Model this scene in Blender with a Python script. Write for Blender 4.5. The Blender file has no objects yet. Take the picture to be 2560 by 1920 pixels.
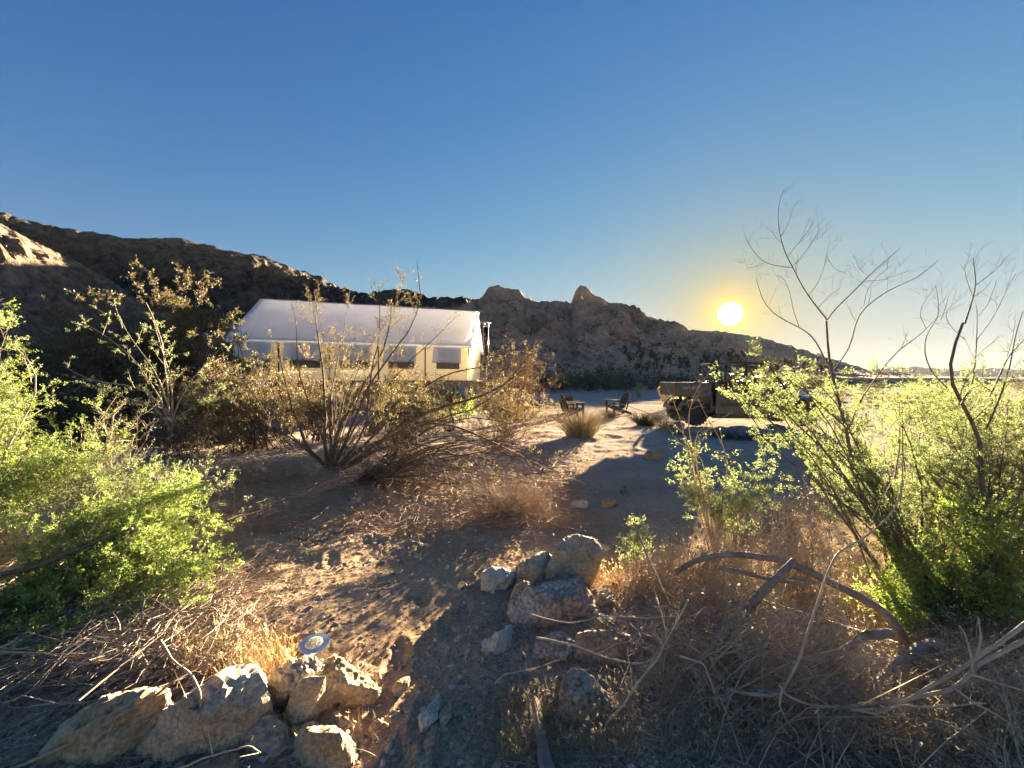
import bpy, bmesh, math, random
import numpy as np
from mathutils import Vector, Matrix

# ------------------------------------------------------------------ camera, sky, sun, exposure
scene = bpy.context.scene
COL = scene.collection
CAM_H = 1.5
cam_data = bpy.data.cameras.new('camera')
cam = bpy.data.objects.new('camera', cam_data)
COL.objects.link(cam)
cam.location = (0, 0, CAM_H)
cam.rotation_euler = (math.radians(90), 0, 0)
cam_data.sensor_width = 36.0
cam_data.lens = 36.0 * 1000.0 / 2560.0
cam_data.shift_y = -15.0 / 2560.0
cam_data.clip_start = 0.05
cam_data.clip_end = 40000.0
scene.camera = cam

SUN_AZ = math.radians(28.6)
SUN_EL = math.radians(8.0)
SUN_DIR = Vector((math.sin(SUN_AZ) * math.cos(SUN_EL), math.cos(SUN_AZ) * math.cos(SUN_EL), math.sin(SUN_EL)))

world = bpy.data.worlds.new('World')
scene.world = world
world.use_nodes = True
wn, wl = world.node_tree.nodes, world.node_tree.links
for n in list(wn):
    wn.remove(n)
w_out = wn.new('ShaderNodeOutputWorld')
w_bg = wn.new('ShaderNodeBackground')
sky = wn.new('ShaderNodeTexSky')
sky.sky_type = 'NISHITA'
sky.sun_disc = False
sky.sun_elevation = SUN_EL
sky.sun_rotation = SUN_AZ
sky.altitude = 600
sky.air_density = 1.0
sky.dust_density = 0.05
sky.ozone_density = 2.0
w_bg.inputs['Strength'].default_value = 0.05
SKY_SAT = 1.3
SKY_GAIN = (0.345, 0.284, 0.42)
SKY_K = (0.365, 0.275, 0.44)
# the sun itself and the bright air right around it, both part of the sky
w_geo = wn.new('ShaderNodeTexCoord')
w_dot = wn.new('ShaderNodeVectorMath'); w_dot.operation = 'DOT_PRODUCT'
w_nrm = wn.new('ShaderNodeVectorMath'); w_nrm.operation = 'NORMALIZE'
wl.new(w_geo.outputs['Generated'], w_nrm.inputs[0])
wl.new(w_nrm.outputs[0], w_dot.inputs[0])
w_dot.inputs[1].default_value = SUN_DIR
def w_math(op, a, b=None, clamp=False):
    n = wn.new('ShaderNodeMath'); n.operation = op; n.use_clamp = clamp
    for i, v in enumerate((a, b)):
        if v is None: continue
        if isinstance(v, (int, float)): n.inputs[i].default_value = v
        else: wl.new(v, n.inputs[i])
    return n.outputs[0]
def w_col(fac, col):
    n = wn.new('ShaderNodeVectorMath'); n.operation = 'SCALE'
    n.inputs[0].default_value = col
    wl.new(fac, n.inputs['Scale'])
    return n.outputs[0]
def w_add(a, b):
    n = wn.new('ShaderNodeVectorMath'); n.operation = 'ADD'
    wl.new(a, n.inputs[0]); wl.new(b, n.inputs[1])
    return n.outputs[0]
ang = w_math('ARCCOSINE', w_math('MINIMUM', w_dot.outputs['Value'], 1.0))
disc = w_math('MULTIPLY', w_math('SUBTRACT', 0.0255, ang), 200.0, True)
g1 = w_math('EXPONENT', w_math('MULTIPLY', ang, -36.0))
g2 = w_math('EXPONENT', w_math('MULTIPLY', ang, -6.5))
glow = w_add(w_add(w_col(disc, (16, 14, 9)), w_col(g1, (2.7, 1.25, 0.1))), w_col(g2, (0.22, 0.09, 0.0)))
hsv = wn.new('ShaderNodeHueSaturation')
hsv.inputs['Saturation'].default_value = SKY_SAT
wl.new(sky.outputs[0], hsv.inputs['Color'])
def w_vec(op, a, b):
    n = wn.new('ShaderNodeVectorMath'); n.operation = op
    for i, v in enumerate((a, b)):
        if isinstance(v, tuple): n.inputs[i].default_value = v
        else: wl.new(v, n.inputs[i])
    return n.outputs[0]
# the camera's own shoulder: bright sky is held back, as in the photograph
sk = w_vec('MAXIMUM', hsv.outputs[0], (0.0, 0.0, 0.0))
kx = w_vec('MULTIPLY', sk, SKY_K)
den = w_vec('POWER', w_vec('ADD', w_vec('MULTIPLY', kx, kx), (1.0, 1.0, 1.0)), (0.5, 0.5, 0.5))
sk = w_vec('DIVIDE', w_vec('MULTIPLY', sk, SKY_GAIN), den)
g3 = w_math('EXPONENT', w_math('MULTIPLY', ang, -9.5))
n_ = wn.new('ShaderNodeVectorMath'); n_.operation = 'SCALE'; n_.inputs[0].default_value = (-0.02, -0.22, -0.80); wl.new(g3, n_.inputs['Scale'])
sk = w_vec('MULTIPLY', sk, w_vec('ADD', n_.outputs[0], (1.0, 1.0, 1.0)))
tot = w_add(sk, glow)
wl.new(tot, w_bg.inputs['Color'])
wl.new(w_bg.outputs[0], w_out.inputs['Surface'])

sun_data = bpy.data.lights.new('sun', 'SUN')
sun_data.energy = 4.4
sun_data.angle = math.radians(0.6)
sun_data.color = (1.0, 0.82, 0.56)
sun = bpy.data.objects.new('sun', sun_data)
COL.objects.link(sun)
sun.rotation_euler = SUN_DIR.to_track_quat('Z', 'Y').to_euler()
sun.location = (30, 50, 60)

scene.view_settings.view_transform = 'Standard'
scene.view_settings.look = 'None'
scene.view_settings.exposure = 3.85
scene.view_settings.gamma = 1.0
scene.view_settings.use_curve_mapping = False
scene.render.engine = 'CYCLES'
cy = scene.cycles
cy.max_bounces = 8
cy.diffuse_bounces = 5
cy.glossy_bounces = 2
cy.transmission_bounces = 4
cy.transparent_max_bounces = 6
cy.volume_bounces = 0
cy.caustics_reflective = False
cy.caustics_refractive = False
cy.sample_clamp_indirect = 6.0
cy.use_denoising = True

rng = np.random.default_rng(11)
random.seed(5)

# ------------------------------------------------------------------ helpers
def W(x, y, d):
    """a point of the place from its position in the 2560 px wide photograph and its distance"""
    return np.array(((x - 1280) / 1000.0 * d, d, CAM_H - (y - 945) / 1000.0 * d))

def tag(o, label=None, cat=None, group=None, kind=None):
    if label: o['label'] = label
    if cat: o['category'] = cat
    if group: o['group'] = group
    if kind: o['kind'] = kind
    return o

def empty(name, loc=(0, 0, 0), rz=0.0):
    o = bpy.data.objects.new(name, None)
    o.empty_display_size = 0.2
    o.location = loc
    o.rotation_euler = (0, 0, rz)
    COL.objects.link(o)
    return o

def mesh_np(name, V, F, mat, parent=None, smooth=False, loc=None):
    """V (n,3), F (m,k) all faces of one size, or a list of such arrays"""
    V = np.asarray(V, dtype=np.float32)
    Fs = F if isinstance(F, list) else [F]
    Fs = [np.asarray(f, dtype=np.int32) for f in Fs if len(f)]
    me = bpy.data.meshes.new(name)
    me.vertices.add(len(V))
    me.vertices.foreach_set('co', V.ravel())
    nl = sum(f.size for f in Fs); nf = sum(len(f) for f in Fs)
    me.loops.add(nl)
    me.polygons.add(nf)
    me.loops.foreach_set('vertex_index', np.concatenate([f.ravel() for f in Fs]))
    tot = np.concatenate([np.full(len(f), f.shape[1], dtype=np.int32) for f in Fs])
    st = np.zeros(nf, dtype=np.int32); st[1:] = np.cumsum(tot)[:-1]
    me.polygons.foreach_set('loop_start', st)
    me.polygons.foreach_set('loop_total', tot)
    me.polygons.foreach_set('use_smooth', np.full(nf, smooth))
    me.update(calc_edges=True)
    for m in (mat if isinstance(mat, (list, tuple)) else [mat]):
        me.materials.append(m)
    o = bpy.data.objects.new(name, me)
    if loc is not None: o.location = loc
    if parent is not None: o.parent = parent
    COL.objects.link(o)
    return o

def bm_obj(name, bm, mat, parent=None, smooth=False, loc=None):
    me = bpy.data.meshes.new(name)
    bm.to_mesh(me); bm.free()
    for p in me.polygons: p.use_smooth = smooth
    for m in (mat if isinstance(mat, (list, tuple)) else [mat]):
        me.materials.append(m)
    o = bpy.data.objects.new(name, me)
    if loc is not None: o.location = loc
    if parent is not None: o.parent = parent
    COL.objects.link(o)
    return o

# -- gradient noise in numpy
_perm = np.random.default_rng(3).permutation(256)
_perm = np.concatenate([_perm, _perm, _perm])
_g = np.random.default_rng(4).normal(size=(256, 3)); _g /= np.linalg.norm(_g, axis=1)[:, None]
def pnoise(P):
    P = np.asarray(P, dtype=np.float64)
    I = np.floor(P).astype(np.int64); f = P - I
    I &= 255
    u = f * f * f * (f * (f * 6 - 15) + 10)
    res = 0
    for dx in (0, 1):
        wx = u[:, 0] if dx else 1 - u[:, 0]
        px = _perm[I[:, 0] + dx]
        for dy in (0, 1):
            wy = u[:, 1] if dy else 1 - u[:, 1]
            pxy = _perm[px + I[:, 1] + dy]
            for dz in (0, 1):
                wz = u[:, 2] if dz else 1 - u[:, 2]
                h = _perm[pxy + I[:, 2] + dz]
                g = _g[h]
                res = res + wx * wy * wz * (g[:, 0] * (f[:, 0] - dx) + g[:, 1] * (f[:, 1] - dy) + g[:, 2] * (f[:, 2] - dz))
    return res * 1.6
def fbm(P, octs=4, gain=0.5, lac=2.03):
    P = np.asarray(P, dtype=np.float64); a = 1.0; r = 0
    for k in range(octs):
        r = r + a * pnoise(P + k * 17.3); P = P * lac; a *= gain
    return r
def ridged(P, octs=4, gain=0.5, lac=2.1):
    P = np.asarray(P, dtype=np.float64); a = 1.0; r = 0
    for k in range(octs):
        r = r + a * (1 - 2 * np.abs(pnoise(P + k * 9.7))); P = P * lac; a *= gain
    return r
def xy0(x, y, s, z=0.0):
    return np.stack([x * s, y * s, np.full_like(x, z)], axis=1)

# -- materials
def new_mat(name):
    m = bpy.data.materials.new(name); m.use_nodes = True
    nt = m.node_tree
    for n in list(nt.nodes): nt.nodes.remove(n)
    return m, nt, nt.nodes, nt.links
def ramp_node(N, stops):
    r = N.new('ShaderNodeValToRGB')
    e = r.color_ramp.elements
    while len(e) < len(stops): e.new(0.5)
    for el, (p, c) in zip(e, stops):
        el.position = p; el.color = (*c, 1)
    return r
def rough_mat(name, stops, scale=3.0, detail=6, rough=0.9, bump=0.3, bscale=30.0, bdist=0.02, spots=None, spec=0.2, coord='Object', fine=None):
    m, nt, N, L = new_mat(name)
    out = N.new('ShaderNodeOutputMaterial'); b = N.new('ShaderNodeBsdfPrincipled')
    b.inputs['Roughness'].default_value = rough
    b.inputs['Specular IOR Level'].default_value = spec
    tc = N.new('ShaderNodeTexCoord')
    nz = N.new('ShaderNodeTexNoise'); nz.inputs['Scale'].default_value = scale; nz.inputs['Detail'].default_value = detail
    nz.inputs['Roughness'].default_value = 0.65
    L.new(tc.outputs[coord], nz.inputs['Vector'])
    r = ramp_node(N, stops)
    L.new(nz.outputs['Fac'], r.inputs['Fac'])
    colr = r.outputs['Color']
    if fine:
        n3 = N.new('ShaderNodeTexNoise'); n3.inputs['Scale'].default_value = fine[0]; n3.inputs['Detail'].default_value = 3
        L.new(tc.outputs[coord], n3.inputs['Vector'])
        r3 = ramp_node(N, [(0.35, (fine[1],) * 3), (0.65, (fine[2],) * 3)])
        L.new(n3.outputs['Fac'], r3.inputs['Fac'])
        mx = N.new('ShaderNodeMixRGB'); mx.blend_type = 'MULTIPLY'; mx.inputs[0].default_value = 1
        L.new(colr, mx.inputs[1]); L.new(r3.outputs['Color'], mx.inputs[2]); colr = mx.outputs[0]
    if spots:
        vo = N.new('ShaderNodeTexVoronoi'); vo.inputs['Scale'].default_value = spots[0]
        L.new(tc.outputs[coord], vo.inputs['Vector'])
        r2 = ramp_node(N, [(spots[1], (1, 1, 1)), (spots[1] + 0.06, (0, 0, 0))])
        L.new(vo.outputs['Distance'], r2.inputs['Fac'])
        mx = N.new('ShaderNodeMixRGB'); L.new(r2.outputs['Color'], mx.inputs[0])
        L.new(colr, mx.inputs[1]); mx.inputs[2].default_value = (*spots[2], 1); colr = mx.outputs[0]
    L.new(colr, b.inputs['Base Color'])
    if bump:
        n2 = N.new('ShaderNodeTexNoise'); n2.inputs['Scale'].default_value = bscale; n2.inputs['Detail'].default_value = 5
        n2.inputs['Roughness'].default_value = 0.7
        L.new(tc.outputs[coord], n2.inputs['Vector'])
        bp = N.new('ShaderNodeBump'); bp.inputs['Strength'].default_value = bump; bp.inputs['Distance'].default_value = bdist
        L.new(n2.outputs['Fac'], bp.inputs['Height']); L.new(bp.outputs[0], b.inputs['Normal'])
    L.new(b.outputs[0], out.inputs['Surface'])
    return m
def plain_mat(name, col, rough=0.6, metal=0.0, spec=0.5, var=0.25, coat=0.0):
    m, nt, N, L = new_mat(name)
    out = N.new('ShaderNodeOutputMaterial'); b = N.new('ShaderNodeBsdfPrincipled')
    b.inputs['Roughness'].default_value = rough; b.inputs['Metallic'].default_value = metal
    b.inputs['Specular IOR Level'].default_value = spec
    b.inputs['Coat Weight'].default_value = coat
    tc = N.new('ShaderNodeTexCoord'); nz = N.new('ShaderNodeTexNoise'); nz.inputs['Scale'].default_value = 9; nz.inputs['Detail'].default_value = 5
    L.new(tc.outputs['Object'], nz.inputs['Vector'])
    r = ramp_node(N, [(0.3, tuple(c * (1 - var) for c in col)), (0.7, tuple(min(1, c * (1 + var)) for c in col))])
    L.new(nz.outputs['Fac'], r.inputs['Fac']); L.new(r.outputs['Color'], b.inputs['Base Color'])
    L.new(b.outputs[0], out.inputs['Surface'])
    return m
def leaf_mat(name, ca, cb, trans, tw=0.5, rough=0.5, gloss=0.05):
    """leaf: two reflected colours mixed at random per leaf, and light let through in a third"""
    m, nt, N, L = new_mat(name)
    out = N.new('ShaderNodeOutputMaterial')
    g = N.new('ShaderNodeNewGeometry')
    r = ramp_node(N, [(0.0, ca), (1.0, cb)]); L.new(g.outputs['Random Per Island'], r.inputs['Fac'])
    d = N.new('ShaderNodeBsdfDiffuse'); L.new(r.outputs['Color'], d.inputs['Color'])
    t = N.new('ShaderNodeBsdfTranslucent')
    mu = N.new('ShaderNodeMixRGB'); mu.blend_type = 'MULTIPLY'; mu.inputs[0].default_value = 0.55
    mu.inputs[1].default_value = (*trans, 1)
    r2 = ramp_node(N, [(0.0, (0.45, 0.5, 0.4)), (1.0, (1.0, 1.0, 1.0))]); L.new(g.outputs['Random Per Island'], r2.inputs['Fac'])
    L.new(r2.outputs['Color'], mu.inputs[2]); L.new(mu.outputs[0], t.inputs['Color'])
    mx = N.new('ShaderNodeMixShader'); mx.inputs[0].default_value = tw
    L.new(d.outputs[0], mx.inputs[1]); L.new(t.outputs[0], mx.inputs[2])
    gl = N.new('ShaderNodeBsdfGlossy'); gl.inputs['Roughness'].default_value = rough
    gl.inputs['Color'].default_value = (1, 1, 1, 1)
    mx2 = N.new('ShaderNodeMixShader'); mx2.inputs[0].default_value = gloss
    L.new(mx.outputs[0], mx2.inputs[1]); L.new(gl.outputs[0], mx2.inputs[2])
    L.new(mx2.outputs[0], out.inputs['Surface'])
    return m

M = {}
def ground_mat():
    m, nt, N, L = new_mat('desert_soil')
    out = N.new('ShaderNodeOutputMaterial'); b = N.new('ShaderNodeBsdfPrincipled')
    b.inputs['Roughness'].default_value = 1.0; b.inputs['Specular IOR Level'].default_value = 0.0
    tc = N.new('ShaderNodeTexCoord')
    def noise(s, d=5, rr=0.6):
        n = N.new('ShaderNodeTexNoise'); n.inputs['Scale'].default_value = s; n.inputs['Detail'].default_value = d
        n.inputs['Roughness'].default_value = rr; L.new(tc.outputs['Object'], n.inputs['Vector']); return n.outputs['Fac']
    big = ramp_node(N, [(0.3, (0.34, 0.215, 0.125)), (0.5, (0.46, 0.31, 0.19)), (0.72, (0.55, 0.40, 0.26))])
    L.new(noise(0.9, 6), big.inputs['Fac'])
    fine = ramp_node(N, [(0.32, (0.5, 0.47, 0.45)), (0.55, (1, 1, 1)), (0.72, (1.25, 1.22, 1.2))])
    L.new(noise(55, 6, 0.75), fine.inputs['Fac'])
    mu = N.new('ShaderNodeMixRGB'); mu.blend_type = 'MULTIPLY'; mu.inputs[0].default_value = 1
    L.new(big.outputs[0], mu.inputs[1]); L.new(fine.outputs[0], mu.inputs[2])
    # greyer tone farther out along the track
    sep = N.new('ShaderNodeSeparateXYZ'); L.new(tc.outputs['Object'], sep.inputs[0])
    mr = N.new('ShaderNodeMapRange'); mr.inputs[1].default_value = 3.5; mr.inputs[2].default_value = 9.0
    L.new(sep.outputs['Y'], mr.inputs[0])
    grey = ramp_node(N, [(0.35, (0.36, 0.275, 0.21)), (0.7, (0.54, 0.43, 0.34))]); L.new(noise(3.0, 8, 0.7), grey.inputs['Fac'])
    mg = N.new('ShaderNodeMixRGB'); L.new(mr.outputs[0], mg.inputs[0]); L.new(mu.outputs[0], mg.inputs[1]); L.new(grey.outputs[0], mg.inputs[2])
    # far out the flat is covered by dark scrub
    ln = N.new('ShaderNodeVectorMath'); ln.operation = 'LENGTH'; L.new(tc.outputs['Object'], ln.inputs[0])
    mf = N.new('ShaderNodeMapRange'); mf.inputs[1].default_value = 55; mf.inputs[2].default_value = 220; L.new(ln.outputs['Value'], mf.inputs[0])
    sc = ramp_node(N, [(0.38, (0.055, 0.055, 0.04)), (0.62, (0.14, 0.12, 0.085))]); L.new(noise(0.12, 8, 0.75), sc.inputs['Fac'])
    mq = N.new('ShaderNodeMixRGB'); L.new(mf.outputs[0], mq.inputs[0]); L.new(mg.outputs[0], mq.inputs[1]); L.new(sc.outputs[0], mq.inputs[2]); mg = mq
    # pale grit
    vo = N.new('ShaderNodeTexVoronoi'); vo.inputs['Scale'].default_value = 34; L.new(tc.outputs['Object'], vo.inputs['Vector'])
    vr = ramp_node(N, [(0.10, (1, 1, 1)), (0.16, (0, 0, 0))]); L.new(vo.outputs['Distance'], vr.inputs['Fac'])
    cs = N.new('ShaderNodeSeparateColor'); L.new(vo.outputs['Color'], cs.inputs[0])
    th = N.new('ShaderNodeMath'); th.operation = 'GREATER_THAN'; th.inputs[1].default_value = 0.72; L.new(cs.outputs[0], th.inputs[0])
    mm = N.new('ShaderNodeMath'); mm.operation = 'MULTIPLY'; L.new(vr.outputs[0], mm.inputs[0]); L.new(th.outputs[0], mm.inputs[1])
    mp = N.new('ShaderNodeMixRGB'); L.new(mm.outputs[0], mp.inputs[0]); L.new(mg.outputs[0], mp.inputs[1]); mp.inputs[2].default_value = (0.42, 0.37, 0.31, 1)
    L.new(mp.outputs[0], b.inputs['Base Color'])
    ad = N.new('ShaderNodeMath'); ad.operation = 'ADD'
    m1 = N.new('ShaderNodeMath'); m1.operation = 'MULTIPLY'; m1.inputs[1].default_value = 0.35; L.new(noise(160, 4, 0.7), m1.inputs[0])
    L.new(noise(38, 6, 0.7), ad.inputs[0]); L.new(m1.outputs[0], ad.inputs[1])
    bp = N.new('ShaderNodeBump'); bp.inputs['Strength'].default_value = 0.6; bp.inputs['Distance'].default_value = 0.016
    L.new(ad.outputs[0], bp.inputs['Height']); L.new(bp.outputs[0], b.inputs['Normal'])
    L.new(b.outputs[0], out.inputs['Surface'])
    return m
M['soil'] = ground_mat()
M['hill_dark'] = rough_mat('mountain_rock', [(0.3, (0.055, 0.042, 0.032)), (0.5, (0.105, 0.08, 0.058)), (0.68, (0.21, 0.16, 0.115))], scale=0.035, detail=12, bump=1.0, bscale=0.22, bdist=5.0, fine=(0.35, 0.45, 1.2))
M['hill_tan'] = rough_mat('tan_hill_rock', [(0.3, (0.12, 0.075, 0.05)), (0.5, (0.24, 0.165, 0.11)), (0.7, (0.36, 0.26, 0.18))], scale=0.06, detail=12, bump=0.9, bscale=0.6, bdist=1.2, fine=(0.6, 0.5, 1.15))
M['ridge'] = rough_mat('brown_ridge_rock', [(0.3, (0.26, 0.145, 0.09)), (0.5, (0.44, 0.27, 0.17)), (0.7, (0.58, 0.39, 0.26))], scale=0.05, detail=12, bump=0.8, bscale=0.5, bdist=1.2, fine=(0.9, 0.75, 1.08))
M['far'] = rough_mat('far_mountain_rock', [(0.3, (0.07, 0.07, 0.075)), (0.7, (0.13, 0.125, 0.13))], scale=0.002, bump=0)

# ------------------------------------------------------------------ the ground
def smooth01(t):
    t = np.clip(t, 0, 1); return t * t * (3 - 2 * t)
def bump_at(x, y, cx, cy, r, h, sx=1.0):
    return h * np.exp(-(((x - cx) / sx) ** 2 + (y - cy) ** 2) / (r * r))
def zg(x, y, detail=True):
    x = np.atleast_1d(np.asarray(x, dtype=np.float64)); y = np.atleast_1d(np.asarray(y, dtype=np.float64))
    near = np.exp(-((np.hypot(x, y)) / 60.0) ** 2)
    z = 0.10 * fbm(xy0(x, y, 0.22), 3) * smooth01((np.hypot(x, y) - 3) / 8) * near
    z = z + 0.022 * fbm(xy0(x, y, 1.7, 3.0), 3) * near
    # left of the track the ground climbs towards the tent
    z = z + 0.85 * smooth01((-x - 1.0) / 4.0) * smooth01((y - 11.5) / 4.0) * (1 - smooth01((y - 45) / 30))
    # low mounds: under the creosote, around the rock heaps and the brush
    z = z + bump_at(x, y, -2.65, 6.3, 1.1, 0.10, 1.5)
    z = z + bump_at(x, y, 0.55, 2.6, 0.55, 0.05) + bump_at(x, y, -1.5, 2.1, 0.6, 0.05)
    # the worn path between the two heaps
    px = -.45 - .27 * (y - 1.6)
    z = z - 0.03 * np.exp(-((x - px) / 0.35) ** 2) * (1 - smooth01((y - 3.5) / 1.5))
    # wheel ruts of the track that crosses behind the chairs
    ry = 26 + 0.12 * (x - 4)
    rut = np.exp(-((y - ry) / 0.5) ** 2) + np.exp(-((y - ry - 2.2) / 0.5) ** 2) + np.exp(-((y - ry - 7.0) / 0.5) ** 2) + np.exp(-((y - ry + 3.4) / 0.4) ** 2)
    z = z - 0.10 * rut * smooth01((x + 1) / 3)
    # the mesa falls away to a far plain on the right
    r = np.hypot(x, y)
    z = z - 60 * smooth01((r - 150) / 900)
    z = z + .020 * ridged(xy0(x, y, .9, 8), 3) * smooth01((r - 5) / 4) * np.exp(-(r / 42.0) ** 2)
    if detail:
        zz = ridged(xy0(x, y, 9.0), 2) * 0.0035 + pnoise(xy0(x, y, 24.0, 7)) * 0.0045 + pnoise(xy0(x, y, 5.0, 2)) * 0.010
        z = z + zz * np.exp(-(r / 14.0) ** 2)
        q = np.random.default_rng(9); nn = (y > 1) & (y < 7.5) & (np.abs(x) < 3)
        if nn.any():        # scuffs and old footprints along the path
            xn, yn = x[nn], y[nn]; dz = np.zeros(len(xn))
            for k in range(46):
                fy = 1.4 + 5.6 * q.uniform() ** 1.3; fx = -.45 - .27 * (fy - 1.6) + q.normal() * (.12 + .05 * fy); a = q.normal() * .35; L_, W_ = .125, .05
                u = (xn - fx) * math.cos(a) + (yn - fy) * math.sin(a); v = -(xn - fx) * math.sin(a) + (yn - fy) * math.cos(a)
                g_ = (u / W_) ** 2 + (v / L_) ** 2
                dz -= .013 * np.exp(-g_ ** 1.5) - .006 * np.exp(-(np.sqrt(g_) - 1.35) ** 2 * 9)
            z[nn] += dz
    return z
def zg1(x, y):
    return float(zg([x], [y])[0])

def build_ground():
    th = np.concatenate([np.linspace(-180, -66, 24)[:-1], np.linspace(-66, 66, 720), np.linspace(66, 180, 24)[1:]])
    th = np.radians(th)
    r = [0.35]
    while r[-1] < 12: r.append(r[-1] * 1.0105)
    while r[-1] < 150: r.append(r[-1] * 1.03)
    while r[-1] < 1750: r.append(r[-1] * 1.15)
    r = np.array(r)
    T, R = np.meshgrid(th, r)
    x = (R * np.sin(T)).ravel(); y = (R * np.cos(T)).ravel()
    z = zg(x, y)
    V = np.stack([x, y, z], axis=1)
    nt, nr = len(th), len(r)
    i, j = np.meshgrid(np.arange(nt - 1), np.arange(nr - 1))
    a = (j * nt + i).ravel()
    F = np.stack([a, a + 1, a + nt + 1, a + nt], axis=1)
    F = F[:, ::-1]
    c = len(V)
    V = np.vstack([V, [[0, 0, zg1(0, 0)]]])
    k = np.arange(nt - 1)
    F3 = np.stack([k, np.full(nt - 1, c), k + 1], axis=1)[:, ::-1]
    o = mesh_np('ground', V, [F, F3], M['soil'], smooth=True)
    tag(o, kind='structure')
build_ground()

# ------------------------------------------------------------------ hills: crest lines with height, width and slopes
def hill(name, crest, mat, front, back, step, seed, noise_amp, knobs=None, knob_w=9.0, power=1.15, strata=0.0, base=-2.0, far_scale=1.0, rseed=1.0, skyline=None, rag=3.0, ksm=3):
    """crest: (x, y, z). The surface falls off in front over 'front' metres and behind over 'back'."""
    c = np.array(crest, dtype=np.float64)
    xs0, xs1 = c[:, 0].min() - back, c[:, 0].max() + back
    ys0, ys1 = c[:, 1].min() - front, c[:, 1].max() + back
    nx = int((xs1 - xs0) / step); ny = int((ys1 - ys0) / step)
    X, Y = np.meshgrid(np.linspace(xs0, xs1, nx), np.linspace(ys0, ys1, ny))
    x, y = X.ravel(), Y.ravel()
    wx = x + 0.10 * front * pnoise(xy0(x, y, 1.6 / front * rseed, seed)); wy = y + 0.10 * front * pnoise(xy0(x, y, 1.6 / front * rseed, seed + 5))
    kd = np.full(len(x), -9.0)
    # distance to the crest: sample it finely
    seg = np.linalg.norm(np.diff(c[:, :2], axis=0), axis=1); L = np.concatenate([[0], np.cumsum(seg)])
    ts = np.arange(0, L[-1], max(step, L[-1] / 260))
    cx = np.interp(ts, L, c[:, 0]); cyy = np.interp(ts, L, c[:, 1]); cz = np.interp(ts, L, c[:, 2])
    ck = np.interp(ts, L, np.array(knobs)) if knobs is not None else np.zeros_like(ts)
    h = np.full(len(x), -1e9)
    hk = np.zeros(len(x))
    for a, b_, zc, kk in zip(cx, cyy, cz, ck):
        dx = wx - a; dy = wy - b_
        ca = math.hypot(a, b_)
        along = (dx * a + dy * b_) / ca          # >0: behind the crest, seen from the camera
        w = np.where(along < 0, front, back)
        d = np.sqrt(dx * dx + dy * dy) / w
        h = np.maximum(h, (zc - base) * (1 - np.clip(d, 0, 1.2) ** power * 1.0) + base)
        if kk > 0.3:
            dd = np.sqrt((x - a) ** 2 + (y - b_) ** 2)
            hk = np.maximum(hk, kk * (1 - smooth01((dd - 0.35 * knob_w) / (0.9 * knob_w))))
    h = np.where(h > base, h, base)
    up = smooth01((h - base) / (0.35 * (c[:, 2].max() - base)))
    # gullies and outcrops grow towards the foot of the slope and stay small on the crest
    dcrest = np.full(len(x), 1e9)
    for a, b_ in zip(cx[::3], cyy[::3]):
        dcrest = np.minimum(dcrest, np.hypot(x - a, y - b_))
    off = smooth01(dcrest / (0.45 * front))
    nz = ridged(xy0(x, y, 1 / (22.0 * far_scale), seed), 5, 0.52) - 0.6
    fine = fbm(xy0(x, y, 1 / (4.2 * far_scale), seed + 2), 4, 0.6)
    h = h + up * (noise_amp * nz * (0.12 + 0.88 * off) + 0.30 * noise_amp * fine * (0.4 + 0.6 * off)) + hk
    if strata:
        q = h / strata + 0.5 * pnoise(xy0(x, y, 0.03, 4))
        h = h + up * strata * 0.35 * (smooth01((q - np.floor(q)) * 1.6) - (q - np.floor(q)))
    if skyline is not None:
        # raise or lower each spoke of the hill until its skyline has the photographed height
        for rnd in range(3):
            px = 1280 + 1000 * x / np.maximum(y, 1.0)
            el = (h - CAM_H) / np.maximum(y, 1.0)
            ok = (y > 20) & (px > -1500) & (px < 3990)
            bw = 4.0
            bi = np.clip(((px + 1500) / bw).astype(int), 0, int(5500 / bw))
            top = np.full(int(5500 / bw) + 1, -1.0)
            np.maximum.at(top, bi[ok], el[ok])
            top = np.maximum(top, np.maximum(np.roll(top, 1), np.roll(top, -1)))
            sx = np.array([p[0] for p in skyline]); sy = np.array([p[1] for p in skyline])
            bc = np.arange(len(top)) * bw - 1500 + bw / 2
            want = (945 - np.interp(bc, sx, sy)) / 1000.0 + rag / 1000.0 * (fbm(np.stack([bc / 24.0, bc * 0, bc * 0 + seed], axis=1), 5, 0.72))
            f = np.where(top > 0.004, want / np.maximum(top, 0.004), 1.0)
            inside = (bc > sx[0]) & (bc < sx[-1])
            f = np.where(inside, f, np.where(bc < sx[0], f[np.argmax(inside)], f[len(f) - 1 - np.argmax(inside[::-1])]))
            f = np.clip(f, 0.05, 2.5)
            f = f if rnd == 2 else np.convolve(np.pad(f, ksm // 2, mode='edge'), np.hanning(ksm + 2)[1:-1] / np.hanning(ksm + 2).sum(), mode='valid')
            fv = np.interp(px, bc, f)
            h = np.where(ok & (h > CAM_H), CAM_H + (h - CAM_H) * fv, h)
    V = np.stack([x, y, h], axis=1)
    i, j = np.meshgrid(np.arange(nx - 1), np.arange(ny - 1))
    a = (j * nx + i).ravel()
    F = np.stack([a, a + 1, a + nx + 1, a + nx], axis=1)
    keep = (h[F].max(axis=1) > base + 0.05)
    F = F[keep]
    used = np.zeros(len(V), bool); used[F.ravel()] = True
    remap = np.cumsum(used) - 1
    o = mesh_np(name, V[used], remap[F], mat, smooth=False)
    tag(o, kind='structure')
    return o, (x[used], y[used], h[used])

def crest_px(pts, dist):
    """skyline points read from the photograph, set at given distances"""
    out = []
    for (px, py), d in zip(pts, dist):
        out.append(tuple(W(px, py, d)))
    return out

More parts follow.
